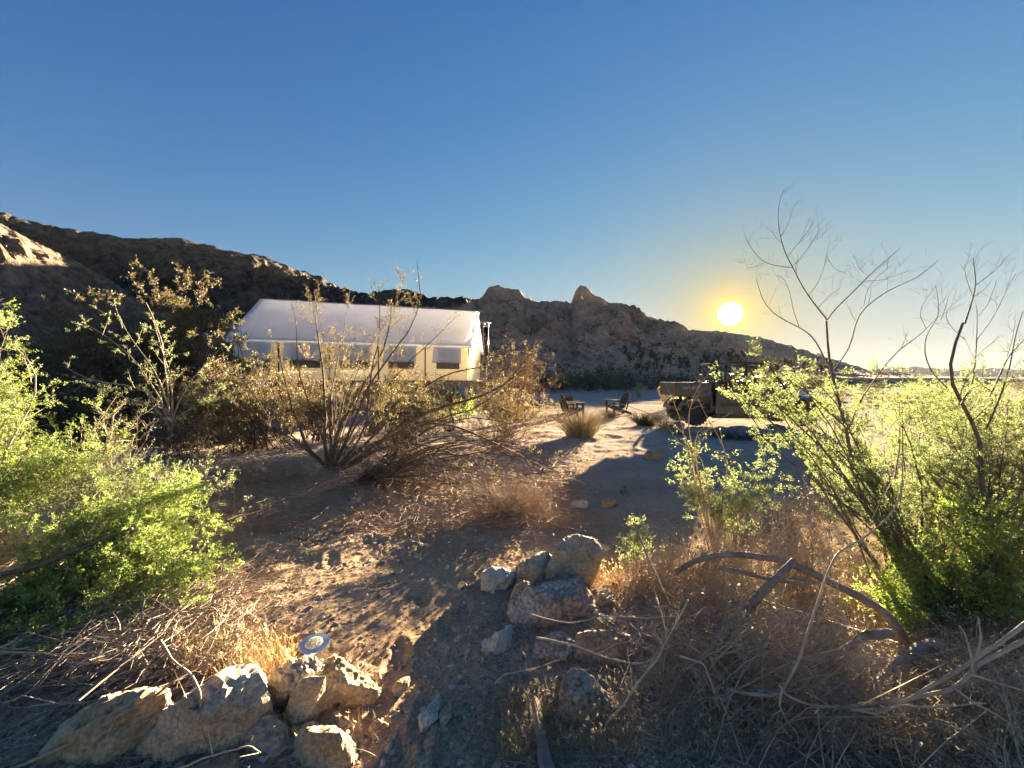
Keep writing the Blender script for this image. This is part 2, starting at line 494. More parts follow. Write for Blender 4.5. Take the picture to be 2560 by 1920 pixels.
mtn = [(-160, 512), (0, 530), (70, 550), (150, 569), (231, 579), (312, 596), (393, 592), (474, 599), (540, 618), (600, 632), (660, 640), (740, 672), (800, 690), (850, 716), (900, 732), (960, 725), (1020, 720), (1080, 742), (1160, 742), (1210, 752), (1260, 790)]
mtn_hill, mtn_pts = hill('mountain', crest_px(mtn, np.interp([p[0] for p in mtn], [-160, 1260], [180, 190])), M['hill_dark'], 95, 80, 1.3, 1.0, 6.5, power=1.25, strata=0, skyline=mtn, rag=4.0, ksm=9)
fh = [(-105 - 22, 62, 38), (-108, 84, 33.5), (-105, 104, 29.5), (-108, 124, 25), (-116, 150, 16)]
foot_hill, foot_pts = hill('rocky_foothill', [(-120, 60, 35), (-116, 82, 30.0), (-113, 104, 26.0), (-118, 130, 19)], M['hill_tan'], 48, 52, 0.55, 4.0, 3.2, power=1.0, strata=2.2, skyline=[(-300, 540), (0, 556), (60, 590), (140, 628), (220, 668), (290, 705), (360, 760)])
rdg = [(1100, 770), (1195, 752), (1212, 724), (1225, 714), (1250, 712), (1275, 722), (1296, 722), (1318, 742), (1335, 752), (1380, 752), (1424, 752), (1436, 722), (1452, 714), (1465, 713), (1485, 730), (1510, 745), (1530, 757), (1575, 758), (1600, 768), (1620, 791), (1655, 797), (1700, 806), (1725, 824), (1800, 836), (1860, 862), (1930, 915)]
smooth_line = np.interp([p[0] for p in rdg], [1100, 1195, 1335, 1430, 1545, 1625, 1725, 1800, 1860, 1930], [775, 757, 757, 757, 772, 795, 826, 838, 862, 915])
dst = np.interp([p[0] for p in rdg], [1100, 1500, 1930], [150, 175, 300])
base_pts = crest_px([(p[0], s) for p, s in zip(rdg, smooth_line)], dst)
kn = [max(0.0, (s - p[1]) / 1000 * d) for p, s, d in zip(rdg, smooth_line, dst)]
rocky_ridge, ridge_pts = hill('rocky_ridge', base_pts, M['ridge'], 112, 90, 0.75, 7.0, 4.2, knobs=kn, knob_w=5.5, power=1.1, strata=1.5, base=-1.2, skyline=rdg, rag=3.0)
rr = [(1640, 815), (1725, 824), (1805, 828), (1900, 842), (1970, 862), (2050, 885), (2140, 914), (2200, 932), (2260, 950)]
right_ridge, rr_pts = hill('right_ridge', crest_px(rr, np.interp([p[0] for p in rr], [1640, 2330], [340, 230])), M['ridge'], 120, 90, 1.3, 12.0, 2.2, power=1.15, base=-2.5, skyline=rr, rag=2.0)
fd = [(1500, 935), (1900, 938), (2060, 930), (2160, 924), (2290, 917), (2400, 925), (2480, 920), (2600, 928), (2760, 915), (2900, 930), (3100, 922), (3400, 930)]
far_hills, _ = hill('distant_hills', crest_px(fd, [1500] * len(fd)), M['far'], 300, 260, 13, 20.0, 7.0, power=1.0, base=-64, far_scale=5, skyline=fd, rag=2.0)

# ------------------------------------------------------------------ mesh builder for made things
class MB:
    def __init__(self): self.V = []; self.F3 = []; self.F4 = []; self.n = 0
    def add(self, V, F):
        V = np.asarray(V, dtype=np.float64); F = np.asarray(F)
        (self.F4 if F.shape[1] == 4 else self.F3).append(F + self.n)
        self.V.append(V); self.n += len(V)
    def box(self, c, s, rot=None, taper=None):
        x, y, z = [v / 2.0 for v in s]
        V = np.array([(-x, -y, -z), (x, -y, -z), (x, y, -z), (-x, y, -z), (-x, -y, z), (x, -y, z), (x, y, z), (-x, y, z)])
        if taper: V[4:, 0] *= taper[0]; V[4:, 1] *= taper[1]
        if rot is not None: V = V @ np.array(rot).T
        self.add(V + np.array(c), [(0, 3, 2, 1), (4, 5, 6, 7), (0, 1, 5, 4), (1, 2, 6, 5), (2, 3, 7, 6), (3, 0, 4, 7)])
    def bar(self, a, b, w, h=None, up=(0, 0, 1)):
        """a rectangular bar from a to b"""
        h = h or w
        a = np.array(a, float); b = np.array(b, float); t = b - a; L = np.linalg.norm(t); t /= L
        u = np.cross(np.array(up, float), t)
        if np.linalg.norm(u) < 1e-4: u = np.cross((0, 1, 0), t)
        u /= np.linalg.norm(u); v = np.cross(t, u)
        R = np.stack([t, u, v], axis=1)
        self.box((a + b) / 2, (L, w, h), R)
    def tube(self, pts, r, sides=8, caps=True):
        P = np.array(pts, float)[None]; R = np.full((1, len(pts)), r) if np.isscalar(r) else np.array(r, float)[None]
        V, F = tubes(P, R, sides)
        self.add(V, F)
        if caps:
            n = len(pts)
            for e, ring in ((0, list(range(sides))[::-1]), (n - 1, list(range((n - 1) * sides, n * sides)))):
                c = P[0, e]; base = self.n - len(V)
                self.V.append(c[None]); ci = self.n; self.n += 1
                self.F3.append(np.array([(base + ring[k], base + ring[(k + 1) % sides], ci) for k in range(sides)]))
    def lathe(self, prof, c=(0, 0, 0), axis='z', sides=20):
        """prof: (radius, height) pairs"""
        a = np.linspace(0, 2 * math.pi, sides, endpoint=False)
        V = []
        for r, h in prof:
            ring = np.stack([r * np.cos(a), r * np.sin(a), np.full(sides, h)], axis=1)
            V.append(ring)
        V = np.concatenate(V)
        if axis == 'y': V = V[:, [0, 2, 1]]
        if axis == 'x': V = V[:, [2, 0, 1]]
        F = []
        for k in range(len(prof) - 1):
            for s in range(sides):
                F.append((k * sides + s, k * sides + (s + 1) % sides, (k + 1) * sides + (s + 1) % sides, (k + 1) * sides + s))
        self.add(V + np.array(c), F)
    def grid(self, fn, nu, nv):
        u, v = np.meshgrid(np.linspace(0, 1, nu), np.linspace(0, 1, nv))
        V = fn(u.ravel(), v.ravel())
        i, j = np.meshgrid(np.arange(nu - 1), np.arange(nv - 1)); a = (j * nu + i).ravel()
        self.add(V, np.stack([a, a + 1, a + nu + 1, a + nu], axis=1))
    def build(self, name, mat, parent=None, smooth=False, bevel=0, solid=0):
        o = mesh_np(name, np.concatenate(self.V), [np.concatenate(f) for f in (self.F4, self.F3) if f], mat, parent, smooth)
        if solid:
            m = o.modifiers.new('thickness', 'SOLIDIFY'); m.thickness = solid
        if bevel:
            m = o.modifiers.new('edge', 'BEVEL'); m.width = bevel; m.segments = 2; m.limit_method = 'ANGLE'
        return o

def tubes(P, R, sides=3):
    """P (M,n,3) centre lines, R (M,n) radii -> one vertex and one face array"""
    Mn, n, _ = P.shape
    T = np.empty_like(P)
    T[:, 1:-1] = P[:, 2:] - P[:, :-2]; T[:, 0] = P[:, 1] - P[:, 0]; T[:, -1] = P[:, -1] - P[:, -2]
    T /= np.linalg.norm(T, axis=2, keepdims=True) + 1e-9
    ref = np.zeros((Mn, 1, 3)); m = T.mean(axis=1)
    ax = np.argmin(np.abs(m), axis=1); ref[np.arange(Mn), 0, ax] = 1
    U = np.cross(T, np.broadcast_to(ref, T.shape)); U /= np.linalg.norm(U, axis=2, keepdims=True) + 1e-9
    Vv = np.cross(T, U)
    a = np.linspace(0, 2 * math.pi, sides, endpoint=False)
    ring = U[:, :, None, :] * np.cos(a)[None, None, :, None] + Vv[:, :, None, :] * np.sin(a)[None, None, :, None]
    X = P[:, :, None, :] + ring * R[:, :, None, None]
    idx = np.arange(Mn * n * sides).reshape(Mn, n, sides)
    A = idx[:, :-1, :]; B = idx[:, 1:, :]
    A2 = np.roll(A, -1, axis=2); B2 = np.roll(B, -1, axis=2)
    F = np.stack([A, A2, B2, B], axis=-1).reshape(-1, 4)
    return X.reshape(-1, 3), F

def rotz(a):
    c, s = math.cos(a), math.sin(a); return np.array(((c, -s, 0), (s, c, 0), (0, 0, 1)))
def roty(a):
    c, s = math.cos(a), math.sin(a); return np.array(((c, 0, s), (0, 1, 0), (-s, 0, c)))

# ------------------------------------------------------------------ materials of made things
def canvas_mat(name, col, trans, tw=0.35):
    m, nt, N, L = new_mat(name)
    out = N.new('ShaderNodeOutputMaterial')
    tc = N.new('ShaderNodeTexCoord')
    nz = N.new('ShaderNodeTexNoise'); nz.inputs['Scale'].default_value = 1.2; nz.inputs['Detail'].default_value = 6
    L.new(tc.outputs['Object'], nz.inputs['Vector'])
    r = ramp_node(N, [(0.3, tuple(c * 0.9 for c in col)), (0.65, col)]); L.new(nz.outputs['Fac'], r.inputs['Fac'])
    d = N.new('ShaderNodeBsdfDiffuse'); L.new(r.outputs[0], d.inputs['Color'])
    t = N.new('ShaderNodeBsdfTranslucent'); t.inputs['Color'].default_value = (*trans, 1)
    n2 = N.new('ShaderNodeTexNoise'); n2.inputs['Scale'].default_value = 2.4; n2.inputs['Detail'].default_value = 4
    L.new(tc.outputs['Object'], n2.inputs['Vector'])
    bp = N.new('ShaderNodeBump'); bp.inputs['Strength'].default_value = 0.35; bp.inputs['Distance'].default_value = 0.08
    L.new(n2.outputs['Fac'], bp.inputs['Height']); L.new(bp.outputs[0], d.inputs['Normal'])
    mx = N.new('ShaderNodeMixShader'); mx.inputs[0].default_value = tw
    L.new(d.outputs[0], mx.inputs[1]); L.new(t.outputs[0], mx.inputs[2]); L.new(mx.outputs[0], out.inputs['Surface'])
    return m
M['white_canvas'] = canvas_mat('white_canvas', (0.88, 0.88, 0.89), (0.94, 0.94, 0.97), 0.6)
M['beige_canvas'] = canvas_mat('beige_canvas', (0.72, 0.62, 0.44), (0.85, 0.74, 0.50), 0.5)
M['screen'] = plain_mat('dark_window_mesh', (0.17, 0.145, 0.105), 0.8)
M['deck_wood'] = rough_mat('weathered_deck_wood', [(0.3, (0.20, 0.15, 0.10)), (0.7, (0.34, 0.26, 0.18))], scale=2.0, bump=0.4)
M['black_metal'] = plain_mat('black_enamel_metal', (0.02, 0.02, 0.02), 0.3, 0.6)
M['galv'] = plain_mat('galvanised_steel', (0.5, 0.5, 0.5), 0.35, 0.9)
M['black_plastic'] = plain_mat('black_plastic_board', (0.022, 0.024, 0.022), 0.6, spec=.3)
M['utv_body'] = plain_mat('dusty_dark_body_plastic', (0.075, 0.078, 0.07), 0.42, coat=0.15)
M['utv_frame'] = plain_mat('satin_black_steel_tube', (0.035, 0.033, 0.03), 0.3, 0.3)
M['utv_seat'] = plain_mat('dusty_vinyl_seat', (0.13, 0.12, 0.11), 0.4)
M['tyre'] = plain_mat('dusty_rubber', (0.045, 0.042, 0.038), 0.85)
M['utv_hood'] = plain_mat('blue_black_painted_hood', (0.03, 0.05, 0.10), 0.12, coat=0.8)
M['red_lens'] = plain_mat('red_lens', (0.45, 0.05, 0.03), 0.2)
M['clear_lens'] = plain_mat('clear_lens', (0.7, 0.7, 0.65), 0.12, 0.2)
M['letter'] = plain_mat('pale_decal', (0.45, 0.45, 0.42), 0.5, var=0.05)
M['rust'] = rough_mat('rusty_iron', [(0.3, (0.05, 0.03, 0.02)), (0.7, (0.17, 0.08, 0.04))], scale=8)

# ------------------------------------------------------------------ the canvas tent
def build_tent():
    root = empty('wall_tent', (-6.5, 18.0, zg1(-6.5, 18.0)))
    tag(root, 'long white wall tent with rolled-down window flaps on a raised deck behind the bushes', 'tent')
    off = np.array(root.location)
    EL, ER = np.array((-11.1, 15.4, 3.03)), np.array((-1.95, 19.0, 3.02))
    RL, RR = np.array((-11.65, 18.5, 5.17)), np.array((-1.83, 21.5, 5.09))
    FL, FR = 2 * RL - EL, 2 * RR - ER
    FL[2] = EL[2]; FR[2] = ER[2]
    FLOOR = 1.40
    def sheet(A, B, C, D, nu, nv, sag=0.0, ripple=0.0, seed=1.0, rf=1.0):
        def fn(u, v):
            P = (A[None] * ((1 - u) * (1 - v))[:, None] + B[None] * (u * (1 - v))[:, None] + C[None] * (u * v)[:, None] + D[None] * ((1 - u) * v)[:, None])
            n = np.cross(B - A, D - A); n = n / np.linalg.norm(n)
            w = pnoise(np.stack([u * 9 * rf, v * 3, np.full_like(u, seed)], axis=1)) * ripple
            P = P + n[None] * w[:, None]
            P[:, 2] -= sag * np.sin(np.pi * np.clip(v, 0, 1)) * (0.6 + 0.4 * np.sin(np.pi * 5 * u) ** 2)
            return P - off
        mb = MB(); mb.grid(fn, nu, nv); return mb
    lip = np.array((0, 0, -0.14))
    roofn = sheet(EL, ER, RR, RL, 60, 16, sag=0.06, ripple=0.035, seed=2.0)
    o = roofn.build('roof_canvas', M['white_canvas'], root, smooth=True, solid=0.012)
    sheet(RL, RR, FR, FL, 40, 12, sag=0.05, ripple=0.03, seed=5.0).build('roof_canvas', M['white_canvas'], root, smooth=True, solid=0.012)
    sheet(EL + lip, ER + lip, ER, EL, 70, 3, ripple=0.02, seed=8.0, rf=3).build('valance', M['white_canvas'], root, smooth=True)
    sheet(FL + lip, FR + lip, FR, FL, 20, 3, ripple=0.02, seed=9.0, rf=3).build('valance', M['white_canvas'], root, smooth=True)
    # walls stand a little in from the eaves
    along = (ER - EL) / np.linalg.norm(ER - EL)
    inw = (FR - ER); inw[2] = 0; inw /= np.linalg.norm(inw)
    def wp(base, s, k, z):      # a point of the wall line
        p = base + along * s + inw * k; p = p.copy(); p[2] = z; return p
    L = np.linalg.norm(ER - EL)
    def eave_t(px):              # where the wall line passes under a column of the photograph
        c = (px - 1280) / 1000.0
        return (EL[0] - c * EL[1]) / (c * along[1] - along[0])
    cuts = [eave_t(p) for p in (578, 676, 708, 803, 836, 927, 960, 1040, 1082, 1153)]
    panels = [(cuts[2 * i], cuts[2 * i + 1]) for i in range(5)]
    edges = [0.12]
    for i in range(4): edges.append((panels[i][1] + panels[i + 1][0]) / 2)
    edges.append(L - 0.12)
    for i in range(5):
        a, b = edges[i], edges[i + 1]
        w = sheet(wp(EL, a, .22, FLOOR), wp(EL, b, .22, FLOOR), wp(EL, b, .22, 3.0), wp(EL, a, .22, 3.0), 14, 8, ripple=0.03, seed=20.0 + i)
        w.build('wall_panel', M['beige_canvas'], root, smooth=True)
        p, q = panels[i]
        mb = MB(); m0 = wp(EL, p + .12, .185, 1.92) - off; m1 = wp(EL, q - .12, .185, 2.9) - off
        mb.bar((m0[0], m0[1], (m0[2] + m1[2]) / 2), (m1[0], m1[1], (m0[2] + m1[2]) / 2), 0.02, m1[2] - m0[2])
        mb.build('window_screen', M['screen'], root)
        zb = 2.26 - 0.012 * i
        fl = sheet(wp(EL, p, -.10, zb), wp(EL, q, -.10, zb - .02), wp(EL, q, .10, 2.98), wp(EL, p, .10, 2.98), 14, 6, ripple=0.03, seed=30.0 + i)
        fl.build('window_flap', M['white_canvas'], root, smooth=True, solid=0.008)
        mb = MB(); mb.tube([wp(EL, p - .03, -.10, zb) - off, wp(EL, q + .03, -.10, zb - .02) - off], 0.022, 6); mb.build('flap_rod', M['galv'], root)
    for s in edges:
        mb = MB(); mb.tube([wp(EL, s, .12, FLOOR) - off, wp(EL, s, .12, 3.02) - off], 0.03, 8); mb.build('post', M['black_metal'], root)
    # far wall and the two ends
    sheet(wp(FL, .1, -.22, FLOOR), wp(FL, L + .3, -.22, FLOOR), wp(FL, L + .3, -.22, 3.0), wp(FL, .1, -.22, 3.0), 12, 5, ripple=0.03, seed=40.0).build('wall_panel', M['beige_canvas'], root, smooth=True)
    for (E, Fr, Rg, k, sd) in ((ER, FR, RR, -0.18, 50.0), (EL, FL, RL, 0.18, 60.0)):
        a = E + along * k + inw * .22; b = Fr + along * k - inw * .22; r = Rg + along * k * 1.0; r = r - np.array((0, 0, .06))
        sheet(np.array((a[0], a[1], FLOOR)), np.array((b[0], b[1], FLOOR)), np.array((b[0], b[1], 3.02)), np.array((a[0], a[1], 3.02)), 10, 8, ripple=0.04, seed=sd).build('end_wall', M['beige_canvas'], root, smooth=True)
        mid = (a + b) / 2
        mb = MB(); V = np.array([(a[0], a[1], 3.02), (b[0], b[1], 3.02), tuple(r)]) - off
        mb.add(V, [(0, 1, 2)]); mb.build('gable', M['beige_canvas'], root)
    # loose white flap hanging off the right end of the fly
    e0 = ER + along * 0.16; f0 = ER + (RR - ER) * 0.98
    def drape(u, v):
        top = f0 + (ER - f0) * u[:, None]
        out = along[None] * (0.16 * np.sin(np.pi * (0.15 + 0.85 * u)) * v)[:, None]
        P = top + out
        P[:, 2] -= v * (0.10 + 0.42 * u)
        P[:, 0] += 0.05 * np.sin(u * 21 + v * 3) * v
        P[:, 1] += 0.05 * np.cos(u * 17) * v
        return P - off
    mb = MB(); mb.grid(drape, 26, 8); mb.build('end_flap', M['white_canvas'], root, smooth=True, solid=0.01)
    mb = MB(); r2 = RR + (RR - RL) / np.linalg.norm(RR - RL) * 0.32
    mb.tube([RL - off, RR - off, r2 - off], 0.035, 8); mb.build('ridge_pole', M['deck_wood'], root)
    # the deck
    n = 46
    for i in range(n):
        s0 = -0.35 + (L + 0.75) * i / n; s1 = -0.35 + (L + 0.75) * (i + 1) / n - 0.012
        mb = MB(); sm = (s0 + s1) / 2
        A = wp(EL, sm, -.45, FLOOR - .03 - 0.004 * (i % 3)) - off; B = wp(EL, sm, 5.9, FLOOR - .03 - 0.004 * (i % 3)) - off
        mb.bar(A, B, s1 - s0, 0.04); mb.build('plank', M['deck_wood'], root)
    for k in (-.48, 1.6, 3.7, 5.8):
        mb = MB(); mb.bar(wp(EL, -.35, k, FLOOR - .20) - off, wp(EL, L + .4, k, FLOOR - .20) - off, 0.05, 0.28); mb.build('beam', M['deck_wood'], root)
        for s in np.linspace(0, L, 6):
            p = wp(EL, s, k, 0)
            mb = MB(); mb.bar((p[0] - off[0], p[1] - off[1], zg1(p[0], p[1]) - .1 - off[2]), (p[0] - off[0], p[1] - off[1], FLOOR - .34 - off[2]), 0.12); mb.build('deck_post', M['deck_wood'], root)
build_tent()

def build_pipe():
    x, y = -1.30, 20.0
    root = empty('stove_pipe', (x, y, zg1(x, y)))
    tag(root, 'tall black stove pipe with a conical cap standing at the right end of the tent', 'stove pipe')
    z = lambda py: CAM_H - (py - 945) / 1000 * y - root.location.z
    mb = MB(); mb.tube([(0, 0, z(912)), (0, 0, z(815))], 0.13, 18); mb.build('pipe', M['black_metal'], root, smooth=True)
    mb = MB(); mb.tube([(0, 0, z(818)), (0, 0, z(812))], 0.145, 18); mb.build('collar', M['galv'], root, smooth=True)
    mb = MB(); mb.lathe([(0.0, z(802)), (0.24, z(807)), (0.245, z(808)), (0.0, z(807.6))], sides=20); mb.build('cap', M['galv'], root)
    mb = MB()
    for a in range(3):
        c, s = math.cos(a * 2.1) * .13, math.sin(a * 2.1) * .13
        mb.tube([(c, s, z(812)), (c, s, z(807))], 0.012, 5)
    mb.build('cap_bracket', M['galv'], root)
    mb = MB(); mb.tube([(-.1, 0, z(861)), (-0.62, -0.5, z(860))], 0.022, 6); mb.build('wall_brace', M['galv'], root)
    mb = MB(); mb.tube([(0, 0, -0.05), (0, 0, z(912))], 0.035, 8); mb.box((0, 0, z(912)), (.3, .3, .04)); mb.build('stand', M['black_metal'], root)
build_pipe()

# ------------------------------------------------------------------ slatted garden chairs
def make_chair(label, loc, rz):
    root = empty('garden_chair', loc, rz)
    tag(root, label, 'chair', 'black slatted garden chairs by the track')
    m = M['black_plastic']
    # the chair faces -x; the back leans to +x
    for i in range(6):                     # seat slats fall towards the back
        t = i / 5.0; mb = MB(); mb.box((-0.26 + 0.46 * t, 0, 0.37 - 0.10 * t), (0.084, 0.54, 0.022), roty(0.22)); mb.build('seat_slat', m, root, bevel=.004)
    for i in range(7):                     # fan back with a rounded top
        k = i - 3; top = 0.78 * (1 - 0.035 * k * k * 0.62); mb = MB()
        a = np.array((0.20, k * 0.068, 0.24)); b = a + np.array((0.34, k * 0.012, 0.86)) * top
        mb.bar(a, b, 0.064, 0.02, up=(0.93, 0, -0.36)); mb.build('back_slat', m, root, bevel=.004)
    for s in (-1, 1):
        mb = MB(); mb.box((-0.02, s * 0.34, 0.585), (0.74, 0.13, 0.024), roty(0.06)); mb.build('armrest', m, root, bevel=.006)
        mb = MB(); mb.box((-0.30, s * 0.31, 0.285), (0.09, 0.03, 0.57)); mb.build('front_leg', m, root, bevel=.004)
        mb = MB(); mb.bar((-0.34, s * 0.275, 0.36), (0.52, s * 0.275, 0.02), 0.028, 0.11, up=(0, 0, 1)); mb.build('rear_leg', m, root, bevel=.004)
        mb = MB(); mb.bar((0.26, s * 0.31, 0.20), (0.37, s * 0.31, 0.57), 0.03, 0.05); mb.build('arm_brace', m, root)
    for zz, xx in ((0.33, 0.235), (0.62, 0.36)):
        mb = MB(); mb.box((xx + .02, 0, zz), (0.024, 0.62 if zz > .5 else .5, 0.07)); mb.build('back_rail', m, root)
    return root
def place(px, d):
    x = (px - 1280) / 1000 * d; return (x, d, zg1(x, d))
c1 = make_chair('black slatted garden chair standing in the open beside the track, facing left', place(1542, 16.6), math.radians(14))
c2 = make_chair('black garden chair half hidden by a grass clump, facing right, only armrest and leg showing', place(1432, 15.6), math.radians(192))
c3 = make_chair('black garden chair almost hidden in the golden bushes left of the fire basket', place(1325, 17.6), math.radians(150))

def fire_basket():
    x, y, z = place(1419, 17.4)
    root = empty('fire_basket', (x, y, z)); tag(root, 'round rusty iron fire basket of open bars beside the chairs', 'fire basket')
    for k in range(16):
        a = k / 16 * 2 * math.pi; mb = MB()
        mb.tube([(math.cos(a) * r, math.sin(a) * r, h) for r, h in ((.16, .10), (.27, .22), (.31, .42), (.27, .62), (.14, .76))], 0.02, 5); mb.build('bar', M['rust'], root)
    for r, h in ((.285, .25), (.315, .42), (.28, .60)):
        a = np.linspace(0, 2 * math.pi, 25); mb = MB(); mb.tube([(math.cos(q) * r, math.sin(q) * r, h) for q in a], 0.018, 5, False); mb.build('hoop', M['rust'], root)
    mb = MB(); mb.lathe([(0, .08), (.24, .10), (.25, .14), (0, .15)], sides=18); mb.build('ash_pan', M['rust'], root)
    for k in range(3):
        a = k * 2.1; mb = MB(); mb.tube([(math.cos(a) * .2, math.sin(a) * .2, .1), (math.cos(a) * .27, math.sin(a) * .27, -.02)], .02, 6); mb.build('foot', M['rust'], root)
fire_basket()

# ------------------------------------------------------------------ the four-seat off-road buggy
def build_utv():
    X0, Y0 = 7.05, 12.4
    root = empty('utility_vehicle', (X0, Y0, zg1(X0, Y0)), math.radians(-3))
    tag(root, 'dark open four-seat off-road utility vehicle with a tube cage and cargo bed, parked facing right', 'utility vehicle')
    B, Fm, S = M['utv_body'], M['utv_frame'], M['utv_seat']
    HW = 0.72
    # chassis
    mb = MB()
    for s in (-1, 1): mb.bar((-1.95, s * .42, .46), (1.75, s * .42, .46), .07, .09)
    for x in (-1.9, -1.2, -.4, .4, 1.2, 1.7): mb.bar((x, -.42, .46), (x, .42, .46), .06, .07)
    mb.box((-0.1, 0, .40), (2.3, 1.25, .05))
    mb.build('chassis', Fm, root)
    # cargo bed: floor, sides, tailgate
    bed = MB(); bed.box((-1.67, 0, .88), (.98, 1.40, .05)); bed.build('bed_floor', B, root)
    for s in (-1, 1):
        mb = MB(); mb.box((-1.67, s * .705, 1.06), (.98, .05, .36)); mb.box((-1.67, s * .715, 1.245), (1.0, .09, .035))
        for k in range(4): mb.box((-2.05 + k * .25, s * .735, 1.05), (.05, .02, .30))
        mb.build('bed_side', B, root, bevel=.01)
    mb = MB(); mb.box((-2.17, 0, 1.06), (.05, 1.40, .36)); mb.box((-2.185, 0, 1.245), (.07, 1.42, .035)); mb.build('tailgate', B, root, bevel=.01)
    mb = MB(); mb.box((-1.17, 0, 1.08), (.04, 1.40, .40)); mb.build('bed_front', B, root, bevel=.01)
    for s in (-1, 1):
        mb = MB(); mb.box((-2.20, s * .64, .98), (.04, .09, .16)); mb.build('tail_light', M['red_lens'], root, bevel=.008)
    # lettering on the side of the bed, nearer the tail, facing the camera
    txt = bpy.data.curves.new('bed_lettering', 'FONT'); txt.body = 'can-am'; txt.size = 0.165; txt.shear = 0.25; txt.extrude = 0.004
    t = bpy.data.objects.new('bed_lettering', txt); COL.objects.link(t); t.parent = root
    dg = bpy.context.evaluated_depsgraph_get(); tm = bpy.data.meshes.new_from_object(t.evaluated_get(dg)); bpy.data.objects.remove(t)
    t = bpy.data.objects.new('lettering', tm); COL.objects.link(t); t.parent = root
    t.location = (-2.02, -.752, 1.07); t.rotation_euler = (math.radians(90), 0, 0); tm.materials.clear(); tm.materials.append(M['letter'])
    # wheels
    def wheel(x, s, lab=None):
        w = empty('wheel', (x, s * .66, .36)); w.parent = root
        mb = MB(); mb.lathe([(.20, -.12), (.30, -.135), (.345, -.12), (.355, -.06), (.355, .06), (.345, .12), (.30, .135), (.20, .12)], axis='y', sides=28)
        for k in range(22):
            a = k / 22 * 2 * math.pi
            for q in (-1, 1):
                mb.box((math.cos(a + q * .07) * .358, q * .065, math.sin(a + q * .07) * .358), (.03, .11, .05), roty(-a))
        mb.build('tyre', M['tyre'], w)
        mb = MB(); mb.lathe([(.0, s * .05), (.06, s * .06), (.07, s * .02), (.17, s * .03), (.195, s * .10), (.205, s * .125), (.205, -.1), (.0, -.1)], axis='y', sides=24); mb.build('rim', M['tyre'], w)
    for x in (-1.62, 1.45):
        for s in (-1, 1): wheel(x, s)
    # suspension arms
    for x in (-1.62, 1.45):
        for s in (-1, 1):
            mb = MB(); mb.tube([(x - .2, s * .3, .42), (x, s * .58, .34)], .022, 6); mb.tube([(x + .2, s * .3, .42), (x, s * .58, .34)], .022, 6)
            mb.tube([(x, s * .48, .38), (x - .05, s * .36, .86)], .045, 8); mb.build('suspension_arm', Fm, root)
    # tub and doors
    mb = MB(); mb.box((-.15, 0, .50), (2.1, 1.32, .14)); mb.box((-1.12, 0, .74), (.08, 1.30, .5)); mb.box((.98, 0, .74), (.08, 1.30, .5)); mb.build('tub', B, root, bevel=.02)
    def door(x0, x1, s):
        out = s * HW
        prof = [(x0, .33), (x1, .30), (x1 + .02, .95), (x1 - .06, 1.05), (x0 + .16, 1.08), (x0 + .04, .98)]
        mb = MB(); n = len(prof)
        V = [(x, out, z) for x, z in prof] + [(x, out - s * .06, z) for x, z in prof]
        bm = bmesh.new(); vs = [bm.verts.new(v) for v in V]
        bm.faces.new(vs[:n]); bm.faces.new(vs[n:][::-1])
        for k in range(n): bm.faces.new((vs[k], vs[(k + 1) % n], vs[n + (k + 1) % n], vs[n + k]))
        bmesh.ops.recalc_face_normals(bm, faces=bm.faces)
        o = bm_obj('door', bm, B, root); md = o.modifiers.new('edge', 'BEVEL'); md.width = .02; md.segments = 2
        h = MB(); h.box(((x0 + x1) / 2 + .1, out + s * .012, .86), (.30, .02, .035)); h.build('handle', M['galv'], o)
        c = MB(); c.box(((x0 + x1) / 2, out + s * .008, .62), ((x1 - x0) * .6, .016, .10)); c.build('trim_panel', Fm, o)
    for s in (-1, 1):
        door(-1.05, -.22, s); door(-.14, .78, s)
    for s in (-1, 1):
        mb = MB(); mb.box((-.13, s * .66, .27), (2.0, .10, .12)); mb.build('shading_rocker_panel', Fm, root, bevel=.02)  # sills added below the doors to darken the bright gap underneath
    mb = MB(); mb.box((-.1, 0, .25), (3.0, 1.1, .03)); mb.build('shading_skid_plate', Fm, root)  # plate added to keep low sunlight off the ground under the vehicle
    # rear and front fenders
    for s in (-1, 1):
        for x in (-1.62, 1.45):
            a = np.linspace(.15, math.pi - .15, 12)
            mb = MB()
            def fen(u, v, x=x, s=s):
                q = .15 + (math.pi - .3) * u
                return np.stack([x + .46 * np.cos(q), s * (.52 + .26 * v), .38 + .46 * np.sin(q) - .03 * v], axis=1)
            mb.grid(fen, 14, 4); mb.build('fender', B, root, smooth=True, solid=.02)
    # hood and nose
    bm = bmesh.new()
    sec = [(.80, .62, 1.08, .60), (1.05, .60, 1.06, .55), (1.45, .52, .98, .5), (1.85, .44, .84, .46), (2.02, .36, .70, .46)]
    rings = []
    for x, w, zt, zb in sec:
        rings.append([bm.verts.new((x, -w, zb)), bm.verts.new((x, -w, zt - .08)), bm.verts.new((x, -w * .7, zt)), bm.verts.new((x, w * .7, zt)), bm.verts.new((x, w, zt - .08)), bm.verts.new((x, w, zb))])
    for a, b in zip(rings, rings[1:]):
        for k in range(6): bm.faces.new((a[k], a[(k + 1) % 6], b[(k + 1) % 6], b[k]))
    bm.faces.new(rings[0][::-1]); bm.faces.new(rings[-1])
    bmesh.ops.recalc_face_normals(bm, faces=bm.faces)
    o = bm_obj('hood', bm, M['utv_hood'], root); md = o.modifiers.new('edge', 'BEVEL'); md.width = .03; md.segments = 3
    for s in (-1, 1):
        mb = MB(); mb.box((1.93, s * .36, .80), (.10, .17, .10)); mb.build('headlight', M['clear_lens'], root, bevel=.02)
